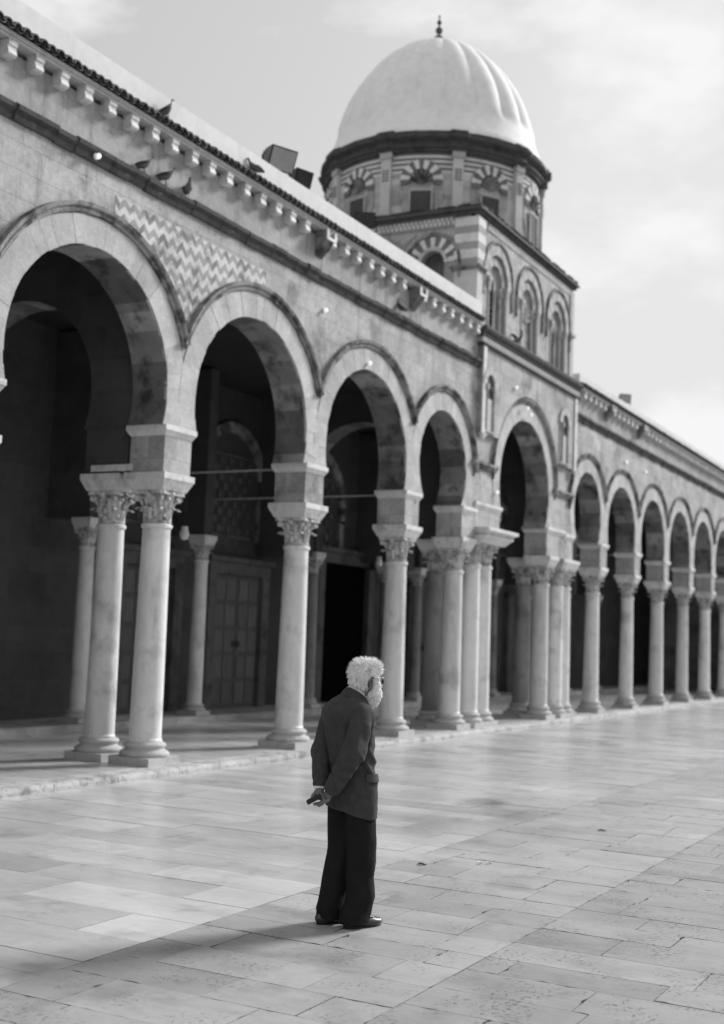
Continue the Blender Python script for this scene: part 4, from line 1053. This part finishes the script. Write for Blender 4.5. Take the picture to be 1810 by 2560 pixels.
def djk(P, nr):
    a = nz(P, (7, 7, 3.0), 1)*.015
    arm = np.clip(1-np.abs(P[:, 2]-1.03)/.16, 0, 1)
    # diagonal pull folds round the elbows and along the side
    q = P[:, 2]*70+P[:, 0]*55+nz(P, (8, 8, 8), 4)*5
    b = np.sin(q)*.0065*arm*np.clip((.1+nz(P, (6, 6, 6), 9))*3, 0, 1)
    side = np.clip((P[:, 0]-.02)/.08, 0, 1)*np.clip(1-np.abs(P[:, 2]-1.0)/.16, 0, 1)
    c = np.sin(P[:, 2]*60+P[:, 0]*95)*.009*side
    back = np.sin(P[:, 0]*75+nz(P, (5, 5, 5), 2)*3)*.0050*np.clip((P[:, 2]-.95)/.15, 0, 1)*np.clip((1.33-P[:, 2])/.1, 0, 1)*np.clip(-P[:, 1]*12, 0, 1)
    return a+b+c+back+nz(P, (28, 28, 28), 6)*.002
P, F = surfnet(jacket, (-.32, -.28, .64), (.24, .28, 1.50), .0058)
JK = smesh('jacket', P, F, TWEED, MAN, 2, djk)
# collar as a folded band round the neck
def band(name, ctr, path, mt, parent, thick=.006):
    """path: list of (angle deg from facing, radius, z bottom, z top)"""
    m = MB(); vs = []; n = len(path)
    for a, r, zb, zt in path:
        q = math.radians(a); rr0, rr1 = (r if hasattr(r, '__len__') else (r, r-.006))
        for rr, z in ((rr0, zb), (rr1, zt), (rr1-thick, zt), (rr0-thick, zb)): vs.append((ctr[0]+rr*math.cos(q)+(z-1.45)*.35, ctr[1]+rr*math.sin(q), z))
    fs = []
    for i in range(n-1):
        for j in range(4): fs.append((i*4+j, i*4+(j+1) % 4, (i+1)*4+(j+1) % 4, (i+1)*4+j))
    fs += [(0, 1, 2, 3), ((n-1)*4+3, (n-1)*4+2, (n-1)*4+1, (n-1)*4)]
    m.add(vs, fs); return m.build(name, mt, parent, smooth=True, angle=50)
cc = (-.002, .036)
path = []
for k in range(33):
    a = 45+60+(-60-45-105+360+0)*0+k*(240/32)   # opens toward the front
    t = abs(k-16)/16
    path.append((a, (.096-.004*t+.022*t**2, .078+.014*t**2), 1.452-.052*t**1.6, 1.508-.075*t**1.5))
band('collar', cc, path, TWEED, JK)
path = []
for k in range(33):
    t = abs(k-16)/16; path.append((105+k*7.5, (.074+.018*t**2, .067+.014*t**2), 1.45-.045*t**1.4, 1.514-.058*t**1.5))
band('shirt_collar', cc, path, SHIRT, MAN, .004)
m = MB(); m.lathe([(.042, 0), (.045, .003), (.044, .016), (.036, .018), (.034, .001)], 24, c=(-.191, -.078, .862)); m.build('shirt_cuff', SHIRT, MAN, smooth=True, angle=50)
# pocket flap on the near side of the skirt
m = MB(); vs = []
for i in range(7):
    t = i/6; a = math.radians(-45+(-22+44*t)); 
    u = .004+.0; ca, sa = math.cos(a), math.sin(a)
    f_, r_ = dirs(45); ang = math.radians(40-62*(1-t)); bx = V3(.004, .03, 0)+r_*.196*math.cos(ang)+f_*.136*math.sin(ang)
    o_ = (bx-V3(.004, .03, 0)); o_ /= np.linalg.norm(o_)
    z1 = .968-.006*t; z0 = .918-.006*t
    for rr, z in ((.003, z1), (.013, z0), (.008, z0-.001), (-.004, z1)): p_ = bx+o_*rr; vs.append((p_[0], p_[1], z))
fs = []
for i in range(6):
    for j in range(4): fs.append((i*4+j, i*4+(j+1) % 4, (i+1)*4+(j+1) % 4, (i+1)*4+j))
fs += [(0, 1, 2, 3), (27, 26, 25, 24)]
m.add(vs, fs); m.build('pocket_flap', mat('flap_wool', .042, .066, 40, rough=.95, bump=.3, bscale=500), JK)
# shoes
def shoe(heel, deg):
    f_, r_ = dirs(deg); h3 = V3(heel[0], heel[1], 0)
    W = lambda f, r, z: h3+f_*f+r_*r+V3(0, 0, z)
    A = [f_, r_, V3(0, 0, 1)]
    def fn(P):
        d = ell(P, W(.055, 0, .040), A, (.060, .038, .042)); d = smin(d, ell(P, W(.15, .004, .032), A, (.085, .043, .036)), .03)
        d = smin(d, ell(P, W(.225, .008, .026), A, (.075, .045, .030)), .03)
        d = smin(d, cap(P, W(.062, 0, .06), W(.070, 0, .105), .036, .034), .02)
        d = smin(d, ell(P, W(.155, .003, .062), A, (.055, .026, .018)), .015)      # tongue / apron
        d = np.maximum(d, .006-P[:, 2]); d = np.maximum(d, P[:, 2]-.10)
        return d
    P, F = surfnet(fn, W(.14, 0, 0)-V3(.19, .19, .0), W(.14, 0, 0)+V3(.19, .19, .12), .004)
    o = smesh('shoe', P, F, LEATH, MAN, 1)
    m = MB(); n = 30; pts = []
    for k in range(n):
        t = 2*math.pi*k/n; ff = .150+.146*math.cos(t); w = (.044+.004*math.cos(t))*math.sin(t)*(1 if math.cos(t) > -.6 else .9); p_ = W(ff, w+.004, 0); pts.append((p_[0], p_[1]))
    m.prism(pts[::-1], 'xy', .0, .012); m.prism([tuple(W(.15+(p0-.0), 0, 0)[:2]) for p0 in ()] or pts, 'xy', .0121, .016) if False else None
    m.build('sole', W_BLACK, o)
    # stitched apron ridge
    m = MB(); pts = []
    for k in range(15):
        t = -1.9+3.8*k/14; ff = .195+.062*math.cos(t); w = .030*math.sin(t); p_ = W(ff, w+.006, .058-.020*max(0, math.cos(t))+.004); pts.append(p_)
    m.tube(pts, .0035, 6); m.build('shoe_seam', LEATH, o, smooth=True)
shoe((-.012, -.112), 36); shoe((-.185, -.035), 36)
# hair: cap and tufts
hd, HW, HA = head(np.zeros((1, 3)))
def haircap(P):
    q = (P-HC); f = q @ HA[0]; r = q @ HA[1]; z = q @ HA[2]
    d = ell(P, HW(-.010, 0, .026), HA, (.100, .082, .098))
    d = smin(d, ell(P, HW(-.045, 0, -.022), HA, (.056, .070, .060)), .03)
    d = smin(d, ell(P, HW(.038, 0, .078), HA, (.048, .056, .036)), .03)
    d = smin(d, ell(P, HW(-.070, 0, .055), HA, (.034, .056, .044)), .03)
    zmin = np.interp(f, [-.2, -.055, -.032, -.022, .010, .020, .038, .060, .080], [-.082, -.080, -.05, .018, .026, -.03, -.03, .050, .058])
    return np.maximum(d, (zmin-z)*.7)
P, F = surfnet(haircap, HC-V3(.16, .16, .13), HC+V3(.16, .16, .17), .0045)
hn = lambda P, nr: nz(P, (60, 60, 35), 2)*.005+nz(P, (24, 24, 18), 7)*.006
HAIR = smesh('hair', P, F, HAIRM, MAN, 1, hn)
def tufts(obj, count, L0, L1, dirf, r0=.0028, seed=1, parent=None, name='hair_tufts'):
    me = obj.data; rr = random.Random(seed); polys = me.polygons; m = MB(); n = len(polys)
    for _ in range(count):
        p = polys[rr.randrange(n)]; c = p.center.copy(); nr = p.normal.copy(); d = dirf(c, nr, rr)
        if d is None: continue
        l = rr.uniform(L0, L1); pts = []; x = c-nr*.004; cur = (nr*.9+d*.6).normalized(); st = 5
        for k in range(st+1):
            pts.append(x.copy()); cur = (cur*.62+(d+Vector((rr.uniform(-.3, .3), rr.uniform(-.3, .3), rr.uniform(-.3, .3))))*.38).normalized(); x = x+cur*l/st
        m.tube(pts, [r0, r0*1.05, r0*.95, r0*.75, r0*.5, r0*.12], 4, tone=rr.uniform(0, 1))
    return m
def hdir(c, nr, rr):
    q = np.array(c)-HC; f = float(q @ HA[0]); r = float(q @ HA[1]); z = float(q @ HA[2])
    w = min(1, max(0, (z-.0)/.10)); sw = math.sin(r*55+z*38)+.6*math.sin(f*70-z*25)
    lo_ = Vector((0, 0, -.9))+Vector(HA[0])*(-.25+.45*sw)+Vector(HA[1])*.3*math.sin(z*80+f*50)
    hi_ = Vector(HA[0])*(-.25+f*5+.35*sw)+Vector((0, 0, .45))+Vector(HA[1])*(r*4+.25*sw)
    d = lo_*(1-w)+hi_*w+nr*(.45+.2*w)
    return d.normalized()
HAIR_T = mat('white_hair_strands', .74, .93, 60, rough=.55, bump=0, spec=.4, tone=.12)
m = tufts(HAIR, 3000, .018, .042, hdir, .0022, 3); o = m.build('hair_strands', HAIR_T, HAIR, smooth=True, recalc=False)
# beard
def beard(P):
    q = (P-HC); f = q @ HA[0]; r = q @ HA[1]; z = q @ HA[2]
    d = ell(P, HW(.042, 0, -.082), HA, (.054, .064, .064)); d = smin(d, ell(P, HW(.050, 0, -.125), HA, (.046, .046, .046)), .04)
    for s in (-1, 1): d = smin(d, cap(P, HW(.036, s*.064, .005), HW(.050, s*.052, -.085), .020, .036), .02)
    d = np.maximum(d, -cap(P, HW(.11, -.02, -.064), HW(.11, .02, -.064), .012, .012))
    return d
P, F = surfnet(beard, HW(.05, 0, -.08)-V3(.13, .13, .12), HW(.05, 0, -.08)+V3(.13, .13, .12), .0045)
BRD = smesh('beard', P, F, HAIRM, MAN, 1, hn)
def bdir(c, nr, rr): return (Vector((0, 0, -1))*.9+nr*.7+Vector(HA[0])*.2).normalized()
m = tufts(BRD, 1400, .012, .026, bdir, .0022, 5); m.build('beard_strands', HAIR_T, BRD, smooth=True, recalc=False)
m = MB()
for k in range(140):    # eyebrows
    s = rc.choice((-1, 1)); p = Vector(HW(.090, s*rc.uniform(.012, .048), .022+rc.uniform(-.003, .004))); d = (Vector(HA[0])+Vector((0, 0, .6))+Vector(HA[1])*s*.5).normalized(); m.tube([p, p+d*.007, p+d*.013+Vector((0, 0, -.002))], [.0012, .001, .0003], 4)
m.build('eyebrows', HAIR_T, MAN, recalc=False)
# spectacles
m = MB()
for s in (-1, 1):
    c = HW(.098, s*.034, .0); pts = [Vector(c)+Vector(HA[1])*.021*math.cos(t)+Vector(HA[2])*.016*math.sin(t) for t in [k*math.pi/8 for k in range(17)]]
    m.tube(pts, .0016, 5); m.tube([HW(.098, s*.056, .008), HW(.05, s*.080, .010), HW(-.006, s*.083, .012), HW(-.022, s*.082, -.012)], .0018, 5)
m.tube([HW(.100, -.011, .004), HW(.108, 0, .008), HW(.100, .011, .004)], .0016, 5)
GL = m.build('spectacles', RIM, MAN, smooth=True)
m = MB()
for s in (-1, 1):
    c = Vector(HW(.098, s*.034, .0)); a_, b_, n_ = Vector(HA[1])*.020, Vector(HA[2])*.015, Vector(HA[0])*.0008
    m.add([c+a_*math.cos(k*math.pi/8)+b_*math.sin(k*math.pi/8)+n_*q for q in (-1, 1) for k in range(16)], [tuple(range(16)), tuple(range(31, 15, -1))]+[(k, (k+1) % 16, 16+(k+1) % 16, 16+k) for k in range(16)])
m.build('lenses', mat('tinted_lens', .05, .07, 5, rough=.1, bump=0, spec=.8), GL)
# the dark case he holds
def slab_case():
    A = [V3(.86, -.10, .50), V3(.10, .99, .03), V3(-.5, .02, .86)]
    A = [a/np.linalg.norm(a) for a in A]; c = V3(-.226, -.150, .803)
    def fn(P):
        q = (P-c) @ np.array(A).T; b = np.array([.044, .022, .009]); w = np.abs(q)-b
        return np.linalg.norm(np.maximum(w, 0), axis=1)+np.minimum(w.max(1), 0)-.006
    return surfnet(fn, c-V3(.075, .06, .06), c+V3(.075, .06, .06), .0035)
P, F = slab_case(); o = smesh('glasses_case', P, F, mat('glossy_black', .012, .02, 5, rough=.3, bump=0, spec=.35), None, 1)
Mw = Matrix.Translation((7.261, 3.889, 0)) @ Matrix.Rotation(rad(28.14)-math.pi/2, 4, 'Z')
o.matrix_world = Mw; tag(o, 'small shiny black case held in the old man\'s hands behind his back', 'case')
# ------------------------------------------------------------ placing the small things
pigeon((12.33, 9.62, 8.28), rad(-40), 'pigeon standing on the roof tiles with its head up', pitch=.35)
pigeon((14.40, 9.63, 8.27), rad(160), 'pigeon huddled among the roof tiles left of the floodlights', .95, pitch=-.1)
pigeon((12.05, 9.735, 7.50), rad(-40), 'leftmost of the three pigeons on the dark string course', .9, pitch=.05)
pigeon((12.50, 9.735, 7.50), rad(-35), 'middle one of the three pigeons on the dark string course', 1.0, pitch=.05)
pigeon((12.97, 9.735, 7.50), rad(235), 'pigeon seen end-on, rightmost of the three on the dark string course', .9, pitch=.1)
pigeon((19.32, 9.735, 7.50), rad(80), 'lone dark pigeon on the string course above the third arch', 1.0, pitch=.3)
pigeon((24.85, 9.66, 8.175), rad(-30), 'pigeon raising its wings on the dark portal cornice', 1.0, wings=True)
LP = [(810.6, 777, 'lamp high on the wall between the second and third arches in view'), (921, 909, 'lamp on the voussoirs at the crown of the third arch'),
      (1288, 969, 'lamp on the wall just above the big portal arch'), (1316, 1021, 'upper of the two lamps on the crown of the portal arch'),
      (1325, 1037, 'lower of the two lamps on the crown of the portal arch'), (1240, 1231, 'lamp on the portal pier beside the raised ledge'),
      (240, 390, 'lamp on the dark string course near the pigeons'), (1564, 1155, 'lamp on the far wall above the narrow arch'), (1612, 1179, 'rightmost lamp on the far wall above the arches')]
for x, y, lab in LP:
    d = (fw+(x-905)/3132*r2-(y-1280)/3132*u2)
    yp = YF-.02
    if 1280 < x < 1330: yp = YF-.10
    if x == 240: yp = YF-.10
    t = yp/d.y; P = d*t
    walllamp(round(P.x, 2), round(CAMH+P.z, 2), lab, y=yp+.015)
hanglamp(16.95, 12.4, 3.42, 'glass lamp hanging behind the tall columns left of the first closed door'); hanglamp(25.6, 13.2, 3.55, 'glass lamp hanging beside the open dark doorway')
hanglamp(34.5, 12.9, 3.55, 'glass lamp hanging behind the right portal columns')
for k, x in enumerate((27.9, 29.3, 30.6)): hanglamp(x, 12.3, 5.05, 'one of the three lamps hanging in a row inside the portal arch')
# scraps on the paving
def scrap(px, py, w, l, mt, name, label, cat):
    d = (fw+(px-905)/3132*r2-(py-1280)/3132*u2); t = -CAMH/d.z; P = d*t
    m = MB(); n = 7; vs = []
    for i in range(n):
        q = i/(n-1); ww = w*math.sin(math.pi*min(.97, q+.05)); 
        for sg in (-1, 0, 1): vs.append(((q-.5)*l, sg*ww, .004+.010*abs(sg)*math.sin(math.pi*q)+.004*math.sin(5*q)))
    fs = [(i*3+j, i*3+j+1, i*3+j+4, i*3+j+3) for i in range(n-1) for j in range(2)]
    b = len(vs); vs += [(x, y, z-.002) for x, y, z in vs]; fs += [tuple(b+k for k in reversed(f)) for f in fs[:]]
    m.add(vs, fs); o = m.build(name, mt, None, smooth=True); o.location = (P.x, P.y, .002); o.rotation_euler = (0, 0, rad(-50)); tag(o, label, cat)
LEAF = mat('dry_leaf_dark', .03, .06, 20, bump=.2); PAP = mat('paper_scrap', .75, .8, 9, bump=.1)
scrap(1055, 2163, .02, .09, LEAF, 'dry_leaf', 'small dark curled leaf lying on the paving right of the man', 'leaf')
scrap(1199, 2160, .018, .05, PAP, 'paper_scrap', 'left one of two small white scraps on the paving', 'litter'); scrap(1222, 2160, .014, .06, PAP, 'paper_scrap', 'right one of two small white scraps on the paving', 'litter')
scrap(1505, 2078, .014, .10, LEAF, 'dry_leaf', 'thin dark leaf on the paving toward the right edge', 'leaf')
for p_ in protos:
    bpy.data.objects.remove(p_)
